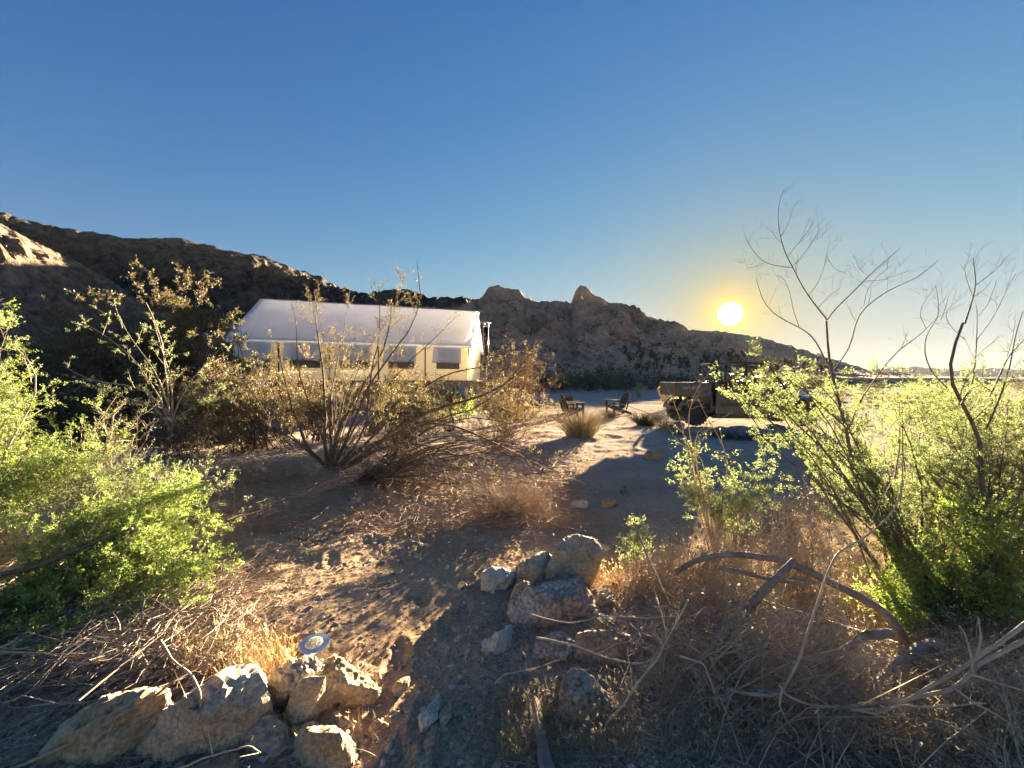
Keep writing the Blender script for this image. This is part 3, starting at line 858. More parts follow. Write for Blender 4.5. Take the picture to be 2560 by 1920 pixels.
    mb = MB(); mb.tube([(1.95, -.45, .46), (2.14, -.4, .52), (2.16, -.4, .78), (2.16, .4, .78), (2.14, .4, .52), (1.95, .45, .46)], .028, 8); mb.build('bumper', Fm, root)
    mb = MB(); mb.box((2.03, 0, .56), (.03, .6, .16)); mb.build('grille', Fm, root)
    # seats: two rows, upholstered in upright rolls
    def seat(x, y):
        st = empty('seat', (x, y, 0)); st.parent = root
        mb = MB(); mb.box((.02, 0, .66), (.48, .50, .14)); mb.build('cushion', S, st, bevel=.04)
        for k in range(4):
            mb = MB(); yy = -.19 + k * .127
            mb.tube([(-.20, yy, .70), (-.27, yy, .95), (-.33, yy, 1.20), (-.36, yy, 1.29)], [.06, .068, .064, .045], 10); mb.build('back_roll', S, st, smooth=True)
        mb = MB(); mb.box((-.34, 0, 1.02), (.05, .5, .62), roty(-.22)); mb.build('back_shell', Fm, st, bevel=.02)
        mb = MB(); mb.box((-.40, 0, 1.42), (.09, .26, .19), roty(-.15)); mb.build('headrest', S, st, bevel=.03)
        mb = MB(); mb.tube([(-.2, .2, 1.36), (.0, .1, 1.0), (.1, -.1, .75)], .018, 5); mb.build('seat_belt', Fm, st)
    for x in (-.62, .36):
        for y in (-.36, .36): seat(x, y)
    mb = MB(); mb.box((.88, 0, .98), (.16, 1.2, .24)); mb.build('dashboard', B, root, bevel=.03)
    sw = empty('steering_wheel', (.72, -.34, 1.16)); sw.parent = root
    a = np.linspace(0, 2 * math.pi, 25); Rm = roty(-.6)
    mb = MB(); mb.tube([tuple(Rm @ np.array((0, math.cos(q) * .18, math.sin(q) * .18))) for q in a], .018, 8, False); mb.build('rim', Fm, sw, smooth=True)
    mb = MB()
    for q in (0, 2.1, 4.2): mb.tube([(0, 0, 0), tuple(Rm @ np.array((0, math.cos(q) * .18, math.sin(q) * .18)))], .012, 5)
    mb.tube([(0, 0, 0), (.18, 0, -.14)], .025, 6); mb.build('spokes', Fm, sw)
    # tube cage
    r = .030
    for s in (-1, 1):
        y = s * .64
        mb = MB(); mb.tube([(-1.10, y, .8), (-1.02, y * .97, 1.35), (-.93, y * .93, 1.82), (-.2, y * .92, 1.86), (.50, y * .92, 1.82), (.78, y * .96, 1.42), (1.02, y * 1.0, 1.02)], r, 10); mb.build('cage_side', Fm, root, smooth=True)
        mb = MB(); mb.tube([(-.10, y, .9), (-.12, y * .92, 1.84)], .042, 10); mb.build('cage_post', Fm, root, smooth=True)
        mb = MB(); mb.tube([(.44, y, 1.0), (.42, y * .92, 1.83)], .026, 8); mb.build('cage_post', Fm, root, smooth=True)
        mb = MB(); mb.tube([(-.93, y * .93, 1.80), (-.30, y * .96, 1.14)], .02, 6); mb.build('cage_brace', Fm, root)
        mb = MB(); mb.tube([(-1.02, y * .97, 1.32), (-.12, y * .95, 1.36)], .02, 6); mb.build('cage_rail', Fm, root)
    for x, z in ((-.93, 1.82), (-.12, 1.85), (.50, 1.82), (.78, 1.42)):
        mb = MB(); mb.tube([(x, -.60, z), (x, .60, z)], r, 10); mb.build('cage_cross_bar', Fm, root, smooth=True)
    for y in (-.3, .3):
        mb = MB(); mb.tube([(-.93, y, 1.815), (-.2, y, 1.855), (.50, y, 1.815)], .02, 6); mb.build('roof_bar', Fm, root)
    for s in (-1, 1):
        mb = MB(); mb.tube([(.85, s * .66, 1.18), (.92, s * .82, 1.26)], .012, 5); mb.box((.93, s * .86, 1.30), (.03, .14, .18)); mb.build('mirror', Fm, root)
build_utv()

# ------------------------------------------------------------------ the solar lamp on the ground
def build_lamp():
    p = W(785, 1640, 2.17)
    root = empty('solar_disc_light', (p[0], p[1], zg1(p[0], p[1]) + .012)); root.rotation_euler = (math.radians(5), math.radians(3), 0)
    tag(root, 'round silver solar disc light with a yellowed face lying flat behind the left rocks', 'light')
    st = plain_mat('brushed_steel_rim', (0.62, 0.62, 0.64), 0.28, 0.9); lens = plain_mat('yellowed_solar_lens', (0.72, 0.68, 0.45), 0.15, coat=0.6)
    mb = MB(); mb.lathe([(0.0, 0.0), (.070, .0), (.076, .006), (.078, .024), (.077, .028), (.046, .032), (.045, .030)], sides=48); mb.build('rim', st, root)
    mb = MB(); mb.lathe([(.0455, .031), (.043, .0345), (.030, .036), (.0, .0365)], sides=40); mb.build('lens', lens, root, smooth=True)
    cell = plain_mat('dark_solar_cell', (0.16, 0.15, 0.11), 0.2)
    for k in range(8):
        a = k / 8 * 2 * math.pi; mb = MB(); mb.box((math.cos(a) * .031, math.sin(a) * .031, .0362), (.007, .004, .0012), rotz(a)); mb.build('led', cell, root)
    mb = MB(); mb.box((0, 0, .0366), (.030, .030, .0012), rotz(.3)); mb.build('solar_cell', plain_mat('pale_solar_cell', (0.48, 0.46, 0.34), 0.2), root)
    for k in range(3):
        a = k * 2.1 + .4; mb = MB(); mb.lathe([(0, .032), (.003, .0318), (.003, .028)], c=(math.cos(a) * .062, math.sin(a) * .062, 0), sides=8); mb.build('screw', st, root)
build_lamp()

# ------------------------------------------------------------------ rocks
M['rock_tan'] = rough_mat('tan_granite', [(0.28, (0.26, 0.165, 0.09)), (0.5, (0.44, 0.33, 0.20)), (0.72, (0.58, 0.48, 0.33))], scale=5, detail=10, bump=0.9, bscale=42, bdist=.012, fine=(70, .65, 1.12))
M['rock_grey'] = rough_mat('grey_pitted_rock', [(0.28, (0.27, 0.20, 0.14)), (0.5, (0.46, 0.37, 0.265)), (0.72, (0.62, 0.52, 0.39))], scale=6, detail=10, bump=1.0, bscale=36, bdist=.014, fine=(80, .65, 1.12))
M['rock_orange'] = rough_mat('orange_brown_rock', [(0.28, (0.24, 0.14, 0.08)), (0.5, (0.45, 0.30, 0.185)), (0.72, (0.58, 0.44, 0.31))], scale=4.5, detail=10, bump=0.9, bscale=34, bdist=.012, fine=(60, .6, 1.15))
M['rock_pale'] = rough_mat('pale_blue_white_rock', [(0.28, (0.38, 0.33, 0.27)), (0.5, (0.54, 0.49, 0.42)), (0.72, (0.66, 0.62, 0.54))], scale=7, detail=10, bump=0.8, bscale=50, bdist=.01, fine=(90, .7, 1.08))
M['rock_mauve'] = rough_mat('dark_mauve_rock', [(0.28, (0.22, 0.155, 0.115)), (0.5, (0.42, 0.32, 0.25)), (0.72, (0.58, 0.48, 0.38))], scale=5.5, detail=10, bump=1.0, bscale=30, bdist=.014, fine=(50, .55, 1.2))
def rock(pts, d, thick, mat, label, group=None, lean=0.25, seed=1, rough=1.0, drop=0.10):
    P = np.array(pts, float); cx, cy_ = P.mean(axis=0); P = np.stack([cx + (P[:, 0] - cx) * 1.08, cy_ + (P[:, 1] - cy_) * 1.08], axis=1)
    ymax = P[:, 1].max(); r = np.random.default_rng(seed)
    pts3 = []
    for (x, y) in P:
        h = (ymax - y) / 1000.0 * d
        pts3.append(W(x, y, d + lean * h))
    c = W(cx, cy_, d)
    w3 = (P[:, 0].max() - P[:, 0].min()) / 1000 * d; h3 = (P[:, 1].max() - P[:, 1].min()) / 1000 * d
    for _ in range(5):       # the near face bulges a little
        q = c + np.array((r.uniform(-.28, .28) * w3, -r.uniform(.08, .22) * thick + lean * h3 * .4, r.uniform(-.25, .2) * h3)); pts3.append(q)
    for (x, y) in P:         # the far side, smaller and rougher
        k = r.uniform(.86, 1.0); q = W(cx + (x - cx) * k, cy_ + (y - cy_) * k, d + thick * r.uniform(.75, 1.1)); pts3.append(q)
    low = c + np.array((0, thick * .35, -h3 * .5 - drop)); pts3.append(low); pts3.append(low + np.array((.2 * w3, .1, .02))); pts3.append(low - np.array((.25 * w3, .05, 0)))
    bm = bmesh.new()
    org = Vector(c)
    for q in pts3: bm.verts.new(Vector(q) - org)
    res = bmesh.ops.convex_hull(bm, input=bm.verts)
    bmesh.ops.delete(bm, geom=list({g for g in res['geom_interior'] + res['geom_unused'] if isinstance(g, bmesh.types.BMVert)}), context='VERTS')
    bmesh.ops.triangulate(bm, faces=bm.faces)
    big = max(w3, h3)
    for it in range(6):
        e = [q for q in bm.edges if q.calc_length() > big / 17]
        if not e or len(bm.faces) > 5200: break
        bmesh.ops.subdivide_edges(bm, edges=e, cuts=1); bmesh.ops.triangulate(bm, faces=[f for f in bm.faces if len(f.verts) > 3])
    for _ in range(1): bmesh.ops.smooth_vert(bm, verts=bm.verts, factor=.45, use_axis_x=True, use_axis_y=True, use_axis_z=True)
    bm.normal_update()
    co = np.array([v.co[:] for v in bm.verts]); no = np.array([v.normal[:] for v in bm.verts])
    s = seed * 7.3
    disp = 0.030 * big * (ridged(co * (2.4 / big) + s, 3, .55) - .55) + .019 * big * fbm(co * (9 / big) + s, 5, .68)
    # broken bedding planes
    ax = r.normal(size=3); ax /= np.linalg.norm(ax); q = (co @ ax) / (big * .16) + pnoise(co * 4 / big + s) * .6
    disp = disp + .032 * big * (smooth01((q - np.floor(q)) * 3) - .5) * smooth01(.5 + 2 * pnoise(co * 2.2 / big + s + 3))
    co = co + no * (disp * rough)[:, None]
    for v, p in zip(bm.verts, co): v.co = p
    o = bm_obj('rock', bm, mat, smooth=False, loc=org)
    tag(o, label, 'rock', group)
    return o
GL, GR = 'rocks heaped at the lower left', 'rocks heaped right of the path'
T_, G_, O_, P_, V_ = M['rock_tan'], M['rock_grey'], M['rock_orange'], M['rock_pale'], M['rock_mauve']
rock([(75, 1925), (95, 1905), (158, 1830), (226, 1776), (316, 1750), (371, 1745), (402, 1742), (413, 1776), (384, 1821), (357, 1866), (345, 1925), (200, 1980), (90, 1970)], 1.555, .36, T_, 'broad tan slab sloping up to a jagged tip, leftmost of the lower left heap', GL, seed=2)
rock([(375, 1850), (391, 1815), (450, 1775), (516, 1722), (581, 1682), (619, 1690), (645, 1710), (663, 1760), (624, 1806), (592, 1850), (532, 1895), (475, 1925), (340, 1985), (355, 1900)], 1.53, .40, G_, 'large rounded boulder leaning right with an orange foot, biggest of the lower left heap', GL, seed=3, lean=.35)
rock([(652, 1722), (690, 1690), (728, 1662), (760, 1652), (784, 1651), (803, 1673), (787, 1700), (740, 1740), (718, 1768), (678, 1792), (655, 1776)], 1.80, .26, G_, 'pitted pale grey rock just in front of the silver disc light', GL, seed=4, rough=1.3)
rock([(752, 1700), (810, 1694), (790, 1730), (773, 1757), (737, 1819), (717, 1833), (711, 1790), (733, 1736)], 1.72, .07, G_, 'thin upright grey splinter with a flat triangular face wedged between rocks', GL, seed=5, rough=.35, lean=.1)
rock([(798, 1712), (841, 1695), (853, 1717), (828, 1743), (785, 1770), (765, 1778), (783, 1740)], 1.80, .14, G_, 'fist-sized knobbly grey stone beside the splinter', GL, seed=6)
rock([(792, 1687), (819, 1660), (838, 1647), (876, 1673), (920, 1704), (942, 1724), (925, 1765), (868, 1770), (830, 1745)], 1.86, .30, T_, 'grey and tan wedge rock sunk in the soil, farthest right of the lower left heap', GL, seed=7)
rock([(632, 1787), (651, 1781), (705, 1814), (724, 1844), (729, 1893), (700, 1925), (610, 1935), (535, 1900), (580, 1840)], 1.60, .24, G_, 'dark grey broken rock in the middle of the lower left heap', GL, seed=8, rough=1.2)
rock([(722, 1838), (760, 1809), (814, 1822), (868, 1862), (888, 1895), (892, 1960), (800, 1990), (722, 1960)], 1.53, .26, T_, 'pale yellow rock with a sunlit sloping top at the bottom edge', GL, seed=9, lean=.8)
rock([(470, 1925), (520, 1905), (570, 1886), (590, 1892), (598, 1930), (560, 1970), (470, 1970)], 1.50, .16, O_, 'small brown rock at the bottom edge under the big boulder', GL, seed=10)
rock([(925, 1818), (945, 1800), (968, 1812), (958, 1850), (930, 1848)], 1.72, .10, O_, 'small orange stone sticking out of the path bank', GL, seed=11)
rock([(930, 1690), (946, 1680), (952, 1696), (935, 1705)], 2.0, .05, G_, 'pebble on the soil right of the lower left heap', GL, seed=12)
rock([(1208, 1434), (1228, 1421), (1255, 1423), (1283, 1436), (1278, 1457), (1260, 1476), (1218, 1492), (1206, 1468)], 2.80, .28, P_, 'white speckled rock lying lowest on the left of the path-side heap', GR, seed=21)
rock([(1270, 1442), (1293, 1419), (1334, 1395), (1368, 1383), (1387, 1409), (1368, 1457), (1354, 1472), (1296, 1470)], 2.86, .34, G_, 'angled grey rock with a bright split face between the white and tallest ones', GR, seed=22, rough=1.1)
rock([(1373, 1421), (1407, 1376), (1411, 1355), (1442, 1344), (1486, 1356), (1500, 1382), (1490, 1420), (1475, 1450), (1469, 1482), (1433, 1475), (1371, 1462)], 2.80, .34, G_, 'tallest pointed grey-brown rock at the back of the path-side heap', GR, seed=23, lean=.15)
rock([(1282, 1532), (1286, 1503), (1305, 1487), (1349, 1464), (1397, 1461), (1440, 1461), (1467, 1484), (1486, 1520), (1445, 1542), (1397, 1576), (1354, 1602), (1300, 1604), (1289, 1561)], 2.36, .34, V_, 'big block with a crumpled mauve top in the middle of the path-side heap', GR, seed=24, rough=1.2, lean=.5)
rock([(1279, 1496), (1288, 1468), (1308, 1455), (1339, 1461), (1330, 1485), (1296, 1512)], 2.55, .16, O_, 'smooth buff rock peeping over the left end of the mauve block', GR, seed=25)
rock([(1465, 1494), (1489, 1478), (1522, 1476), (1542, 1497), (1548, 1527), (1493, 1535)], 2.52, .26, T_, 'flat sunlit rock right of the mauve block', GR, seed=26, lean=1.0)
rock([(1469, 1527), (1491, 1526), (1530, 1551), (1563, 1588), (1517, 1592), (1477, 1588)], 2.30, .20, T_, 'bright yellow-white sloping rock above the broad brown one', GR, seed=27, lean=.9)
rock([(1450, 1590), (1480, 1582), (1517, 1580), (1568, 1592), (1588, 1635), (1545, 1692), (1490, 1700), (1441, 1680), (1441, 1633)], 2.08, .26, O_, 'broad flat-faced brown rock under the twigs, lower right of the heap', GR, seed=28, rough=.8)
rock([(1344, 1610), (1385, 1587), (1409, 1589), (1445, 1621), (1438, 1645), (1400, 1690), (1345, 1680), (1333, 1645)], 2.10, .24, V_, 'grey-mauve rock behind the grass stalks below the mauve block', GR, seed=29)
rock([(1185, 1617), (1228, 1596), (1255, 1585), (1278, 1566), (1287, 1600), (1284, 1650), (1230, 1668), (1190, 1650)], 2.14, .24, P_, 'pale blue-white flat-topped rock at the edge of the path shadow', GR, seed=30, lean=1.2)
rock([(1411, 1716), (1435, 1686), (1465, 1691), (1529, 1763), (1513, 1809), (1490, 1868), (1430, 1868), (1406, 1811)], 1.72, .24, V_, 'long banded brown rock tilted among the dry stalks at the bottom right of the heap', GR, seed=31, rough=1.2)
for k, (px, py, s, mt, lb) in enumerate(((1083, 1772, 15, P_, 'whitish stone nearest the middle of the path, upper of three'), (1068, 1795, 22, P_, 'larger of two rounded pale stones on the shaded path'), (1112, 1790, 16, G_, 'pale flat stone right beside two others on the shaded path'),
        (1078, 1855, 14, T_, 'tan pebble low on the shaded path'), (1004, 1716, 20, T_, 'small upright tan stone in the sunlit path'), (1520, 1258, 20, O_, 'brown stone casting a shadow on the open ground beyond the heap'),
        (1448, 1262, 22, P_, 'flat whitish stone lying on the open ground left of the brown stone'), (1280, 1110, 12, P_, 'whitish stone on the grey ground behind the low dry bush'), (1635, 1140, 26, T_, 'flat tan stone on the grey ground in front of the vehicle'),
        (1268, 1512, 15, G_, 'small grey stone tucked against the left end of the mauve block'), (1243, 1548, 15, T_, 'small stone on the shaded bank above the pale flat-topped rock'),
        (1284, 1556, 13, O_, 'little brown stone under the left end of the mauve block'), (1478, 1735, 28, O_, 'brown stone wedged above the banded rock'), (1380, 1700, 22, V_, 'small rock among the stalks left of the banded rock'),
        (1050, 1925, 24, G_, 'grey stone cut by the bottom edge on the path'))):
    d = 1500.0 / (py + s * .5 - 945)
    a = np.linspace(0, 2 * math.pi, 8, endpoint=False)
    rr_ = np.random.default_rng(50 + k)
    rock([(px + math.cos(q) * s * rr_.uniform(.7, 1.15), py + math.sin(q) * s * .62 * rr_.uniform(.75, 1.1)) for q in a], d, s / 1000 * d * 1.4, mt, lb, 'loose stones on the ground', seed=60 + k, drop=.02)

# ------------------------------------------------------------------ growing branches
def nrm(v): return v / (np.linalg.norm(v, axis=-1, keepdims=True) + 1e-9)
def resample(pts, n):
    p = np.array(pts, float); s = np.concatenate([[0], np.cumsum(np.linalg.norm(np.diff(p, axis=0), axis=1))])
    # rounded through the points
    t = np.linspace(0, s[-1], n)
    return np.stack([np.interp(t, s, p[:, k]) for k in range(3)], axis=1)
def smooth_poly(P, it=2):
    P = P.copy()
    for _ in range(it): P[..., 1:-1, :] = .25 * P[..., :-2, :] + .5 * P[..., 1:-1, :] + .25 * P[..., 2:, :]
    return P
RMIN = .0006
def grow(r, P, R, per, L, Lv=.4, ang=50, up=0.0, wig=.12, n=5, rf=.55, tmin=.2, tmax=1.0, tip=.35, rmax=1e9, out=None, rmin=.0):
    rmin = max(rmin, RMIN)
    Mn, k, _ = P.shape
    N = max(1, int(Mn * per)); idx = r.integers(0, Mn, N) if per < 1 or per != int(per) else np.repeat(np.arange(Mn), int(per)); N = len(idx)
    t = r.uniform(tmin, tmax, N) * (k - 1.001); i = t.astype(int); f = (t - i)[:, None]
    p0 = P[idx, i] * (1 - f) + P[idx, i + 1] * f; T = nrm(P[idx, i + 1] - P[idx, i]); rp = R[idx, i] * (1 - f[:, 0]) + R[idx, i + 1] * f[:, 0]
    perp = nrm(np.cross(T, r.normal(size=(N, 3)))); a = np.radians(np.clip(r.normal(ang, ang * .3, N), 8, 110))[:, None]
    d = nrm(np.cos(a) * T + np.sin(a) * perp)
    Ls = L * (1 + r.uniform(-Lv, Lv, N)) * (1 - .35 * t / (k - 1))
    Q = np.empty((N, n, 3)); Q[:, 0] = p0
    bend = r.normal(size=(N, 3)) * wig * .6
    for j in range(1, n):
        d = nrm(d + np.array((0, 0, up)) + bend * .5 + r.normal(size=(N, 3)) * wig); Q[:, j] = Q[:, j - 1] + d * (Ls / (n - 1))[:, None]
    r0 = np.clip(np.minimum(rp * rf * r.uniform(.7, 1.1, N), rmax), rmin, None)
    RR_ = r0[:, None] * np.linspace(1, tip, n)[None]
    return Q, RR_
def blob_pts(r, blobs, n):
    w = np.array([b[2] for b in blobs], float); w /= w.sum(); k = r.choice(len(blobs), n, p=w)
    c = np.array([b[0] for b in blobs])[k]; rad = np.array([b[1] for b in blobs])[k]
    u = nrm(r.normal(size=(n, 3))) * (r.uniform(0.15, 1, n) ** (1 / 2.2))[:, None]
    return c + u * rad
def bl(px, py, d, rx, ry, rd, w=None):
    c = W(px, py, d); rad = np.array((rx / 1000 * d, rd, ry / 1000 * d)); return (c, rad, w if w else rad[0] * rad[2])
def stems_to(r, base, T, r0, n=9, bulge=.15, wig=.03, spread=.06, rt=.25):
    base = np.array(base, float); N = len(T)
    b = base[None] + np.concatenate([r.normal(size=(N, 2)) * spread, np.zeros((N, 1))], axis=1)
    L = np.linalg.norm(T - b, axis=1)[:, None]
    mid = (b + T) / 2 + np.array((0, 0, 1)) * L * bulge * r.uniform(.3, 1.2, (N, 1)) + r.normal(size=(N, 3)) * L * .07
    t = np.linspace(0, 1, n)[None, :, None]
    P = (1 - t) ** 2 * b[:, None] + 2 * t * (1 - t) * mid[:, None] + t * t * T[:, None]
    nz = np.cumsum(r.normal(size=(N, n, 3)), axis=1) * wig * L[:, None] / math.sqrt(n) * .5; nz -= nz[:, :1]
    P = P + nz
    R = r0 * r.uniform(.5, 1.1, (N, 1)) * (1 - (1 - rt) * np.linspace(0, 1, n)[None])
    return P, R
def leaves(r, P, N, l, w, off=.01, follow=.5, upw=0.0, tmin=.05):
    Mn, k, _ = P.shape
    idx = r.integers(0, Mn, N); t = r.uniform(tmin, 1, N) * (k - 1.001); i = t.astype(int); f = (t - i)[:, None]
    p = P[idx, i] * (1 - f) + P[idx, i + 1] * f; T = nrm(P[idx, i + 1] - P[idx, i])
    p = p + r.normal(size=(N, 3)) * off
    a = nrm(T * follow + r.normal(size=(N, 3)) * .7 + np.array((0, 0, upw))); b = nrm(np.cross(a, r.normal(size=(N, 3))))
    s = (.45 + 1.1 * r.uniform(0, 1, N) ** 1.3)[:, None]
    V = np.stack([p, p + a * l * s * .5 + b * w * s * .5, p + a * l * s, p + a * l * s * .5 - b * w * s * .5], axis=1).reshape(-1, 3)
    return V, np.arange(N * 4).reshape(-1, 4)
class Plant:
    def __init__(s): s.V = []; s.F = []; s.n = 0
    def add(s, P, R, sides=3):
        V, F = tubes(P, R, sides); s.V.append(V); s.F.append(F + s.n); s.n += len(V)
    def raw(s, V, F): s.V.append(V); s.F.append(F + s.n); s.n += len(V)
    def build(s, name, mat, parent=None, org=(0, 0, 0), smooth=False):
        return mesh_np(name, np.concatenate(s.V) - np.array(org), np.concatenate(s.F), mat, parent, smooth)

M['bark_dark'] = rough_mat('dark_creosote_bark', [(0.3, (0.07, 0.05, 0.04)), (0.7, (0.18, 0.135, 0.10))], scale=14, bump=.5, bscale=60, bdist=.004)
M['bark_grey'] = rough_mat('grey_acacia_bark', [(0.3, (0.085, 0.07, 0.06)), (0.7, (0.20, 0.17, 0.14))], scale=18, bump=.5, bscale=70, bdist=.003)
M['twig_pale'] = rough_mat('pale_dead_twig', [(0.3, (0.34, 0.25, 0.17)), (0.7, (0.62, 0.50, 0.37))], scale=9, bump=.3, bscale=90, bdist=.002)
M['twig_brown'] = rough_mat('brown_dead_twig', [(0.3, (0.20, 0.14, 0.10)), (0.7, (0.46, 0.35, 0.26))], scale=9, bump=.3, bscale=90, bdist=.002)
M['twig_mauve'] = rough_mat('reddish_dry_twig', [(0.3, (0.17, 0.11, 0.085)), (0.7, (0.36, 0.26, 0.20))], scale=4, bump=0)
M['log'] = rough_mat('weathered_grey_log', [(0.3, (0.15, 0.11, 0.085)), (0.5, (0.29, 0.22, 0.175)), (0.7, (0.42, 0.34, 0.27))], scale=10, bump=.8, bscale=40, bdist=.01)
M['leaf_acacia'] = leaf_mat('acacia_leaflets', (0.06, 0.09, 0.03), (0.19, 0.22, 0.085), (0.31, 0.36, 0.13), .5)
M['leaf_green'] = leaf_mat('mesquite_leaflets', (0.06, 0.12, 0.025), (0.21, 0.29, 0.065), (0.44, 0.56, 0.10), .5)
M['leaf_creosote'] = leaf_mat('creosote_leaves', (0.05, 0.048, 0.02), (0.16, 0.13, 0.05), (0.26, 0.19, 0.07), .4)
M['leaf_golden'] = leaf_mat('golden_dry_leaves', (0.10, 0.075, 0.035), (0.25, 0.18, 0.09), (0.29, 0.21, 0.09), .4)
M['leaf_dull'] = leaf_mat('dull_desert_leaves', (0.05, 0.055, 0.03), (0.12, 0.12, 0.07), (0.16, 0.16, 0.07), .3)
M['straw'] = leaf_mat('dry_straw', (0.30, 0.23, 0.13), (0.58, 0.48, 0.32), (0.44, 0.36, 0.23), .4)
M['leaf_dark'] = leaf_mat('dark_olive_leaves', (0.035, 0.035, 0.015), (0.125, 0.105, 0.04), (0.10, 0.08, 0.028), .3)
M['scrub'] = leaf_mat('hillside_scrub', (0.06, 0.05, 0.035), (0.14, 0.115, 0.08), (0.06, 0.05, 0.03), .2)
M['straw_gold'] = leaf_mat('golden_straw', (0.42, 0.30, 0.13), (0.68, 0.52, 0.28), (0.72, 0.52, 0.25), .5)

def base_at(px, d):
    x = (px - 1280) / 1000 * d; return np.array((x, d, zg1(x, d) - .03))
def bush(name, label, cat, base, blobs, seed, leaftop=None, leaffloor=None, sbase=None, kink=.0012, nst=26, r0=.012, l1=6, L1=.3, l2=5, L2=.12, nleaf=8000, twigtop=None, leaf=(.018, .008), lm='leaf_green', bm_='bark_grey', group=None, traced=(), up1=.03, bulge=.15, wig=.10, loff=.012, ang=50, sides=4, t1=.35, tmesh=True, l1mat=None, follow=.5, spread=.08, leaf_lvl=2):
    r = np.random.default_rng(seed)
    global RMIN; RMIN = .00028 * float(base[1])     # far twigs are coarser, there are fewer of them
    root = empty(name, tuple(base)); tag(root, label, cat, group)
    pl = Plant()
    Ps, Rs = [], []
    if nst:
        P, R = stems_to(r, base if sbase is None else sbase, blob_pts(r, blobs, nst), r0, bulge=bulge, spread=spread, wig=.05); pl.add(P, R, sides); Ps.append(P); Rs.append(R)
    trs = []
    if nst: P0s, R0s = P, R
    for pts, ra, rb in traced:
        P = smooth_poly(resample(pts, 14))[None]; P = P + np.concatenate([np.zeros((1, 1, 3)), np.cumsum(r.normal(size=(1, 13, 3)), axis=1) * kink * np.linalg.norm(P[0, 0] - P[0, -1])], axis=1)
        R = np.linspace(ra, rb, 14)[None]; pl.add(P, R, 6); trs.append((P, R))
        Pq = smooth_poly(resample(pts, 9), 1)[None]; Ps.append(Pq); Rs.append(np.linspace(ra, rb, 9)[None])
    P0 = np.concatenate(Ps); R0 = np.concatenate(Rs)
    P1, R1 = grow(r, P0, R0, l1, L1, ang=ang, up=up1, wig=wig, n=6, tmin=t1, rmax=r0 * .5); pl.add(P1, R1, 3)
    P2 = P1
    if l2:
        P2, R2 = grow(r, P1, R1, l2, L2, ang=ang, up=up1, wig=wig * 1.3, n=4, tmin=.15, rmax=r0 * .25); pl.add(P2, R2, 3)
    if twigtop:       # the highest shoots stay bare: only a few short side twigs
        k = (P1[:, 0, 2] < twigtop) | (r.uniform(0, 1, len(P1)) < .45)
        k2 = (P2[:, 0, 2] < twigtop) | (r.uniform(0, 1, len(P2)) < .3)
        pl = Plant()
        if nst: pl.add(P, R, sides) if not traced else pl.add(P0s, R0s, sides)
        for a_, b_ in trs: pl.add(a_, b_, 6)
        P1, R1 = P1[k], R1[k]; pl.add(P1, R1, 3)
        P2, R2 = P2[k2], R2[k2]; pl.add(P2, R2, 3)
    pl.build('branches', M[bm_], root, org=base)
    if nleaf:
        V, F = leaves(r, P2 if leaf_lvl == 2 else P1, nleaf, leaf[0], leaf[1], off=loff * .6, follow=follow)
        if leaffloor:     # the foot of the bush carries few leaves
            zz = V.reshape(-1, 4, 3)[:, :, 2].min(axis=1); V = V.reshape(-1, 4, 3)[(zz - leaffloor[0]) / leaffloor[1] > r.uniform(0, 1, len(zz))].reshape(-1, 3)
        zz = V.reshape(-1, 4, 3)[:, :, 2].min(axis=1); ok = zz > base[2] - .1
        if leaftop: ok &= (zz - leaftop[0]) / leaftop[1] < r.uniform(0, 1, len(zz)) ** 2
        V = V.reshape(-1, 4, 3)[ok].reshape(-1, 3)
        mesh_np('foliage', V - base, np.arange(len(V)).reshape(-1, 4), M[lm], root)
    return root

# ------------------------------------------------------------------ shrubs, from the far side of the place to the near
def wp_(pts, d, dd=None):
    """photographed points at distance d (or distances) -> points of the place"""
    D = [d] * len(pts) if np.isscalar(d) else np.interp(np.linspace(0, 1, len(pts)), np.linspace(0, 1, len(d)), d)
    return [W(x, y, q) for (x, y), q in zip(pts, D)]

# small round desert shrubs: one mesh of each kind, many individuals
def shrub_mesh(name, seed, h, w, nleaf, lm, ls, nst=22, tw='twig_brown'):
    r = np.random.default_rng(seed)
    c = [((0, 0, h * .55), (w, w, h * .5), 1)]
    pl = Plant(); P, R = stems_to(r, (0, 0, 0), blob_pts(r, c, nst), h * .012, n=5, spread=w * .12); pl.add(P, R, 3)
    P1, R1 = grow(r, P, R, 4, h * .3, ang=40, up=.05, wig=.12, n=4, tmin=.3); pl.add(P1, R1, 3)
    V, F = leaves(r, P1, nleaf, ls, ls * .45, off=h * .02)
    o = mesh_np(name + '_twigs', np.concatenate(pl.V), np.concatenate(pl.F), M[tw]); f = mesh_np(name + '_leaves', V, F, M[lm])
    mt, ml = o.data, f.data
    bpy.data.objects.remove(o); bpy.data.objects.remove(f)
    return mt, ml
kinds = {
    'dull': [shrub_mesh('dull', 101 + k, 1.0, .62, 1100, 'leaf_dull', .055) for k in range(3)],
    'olive': [shrub_mesh('olive', 111 + k, 1.0, .55, 900, 'leaf_creosote', .055) for k in range(2)],
    'gold': [shrub_mesh('gold', 121 + k, 1.0, .6, 900, 'leaf_golden', .05, tw='twig_mauve') for k in range(2)],
    'green': [shrub_mesh('green', 131 + k, 1.0, .6, 1100, 'leaf_green', .05) for k in range(2)],
}
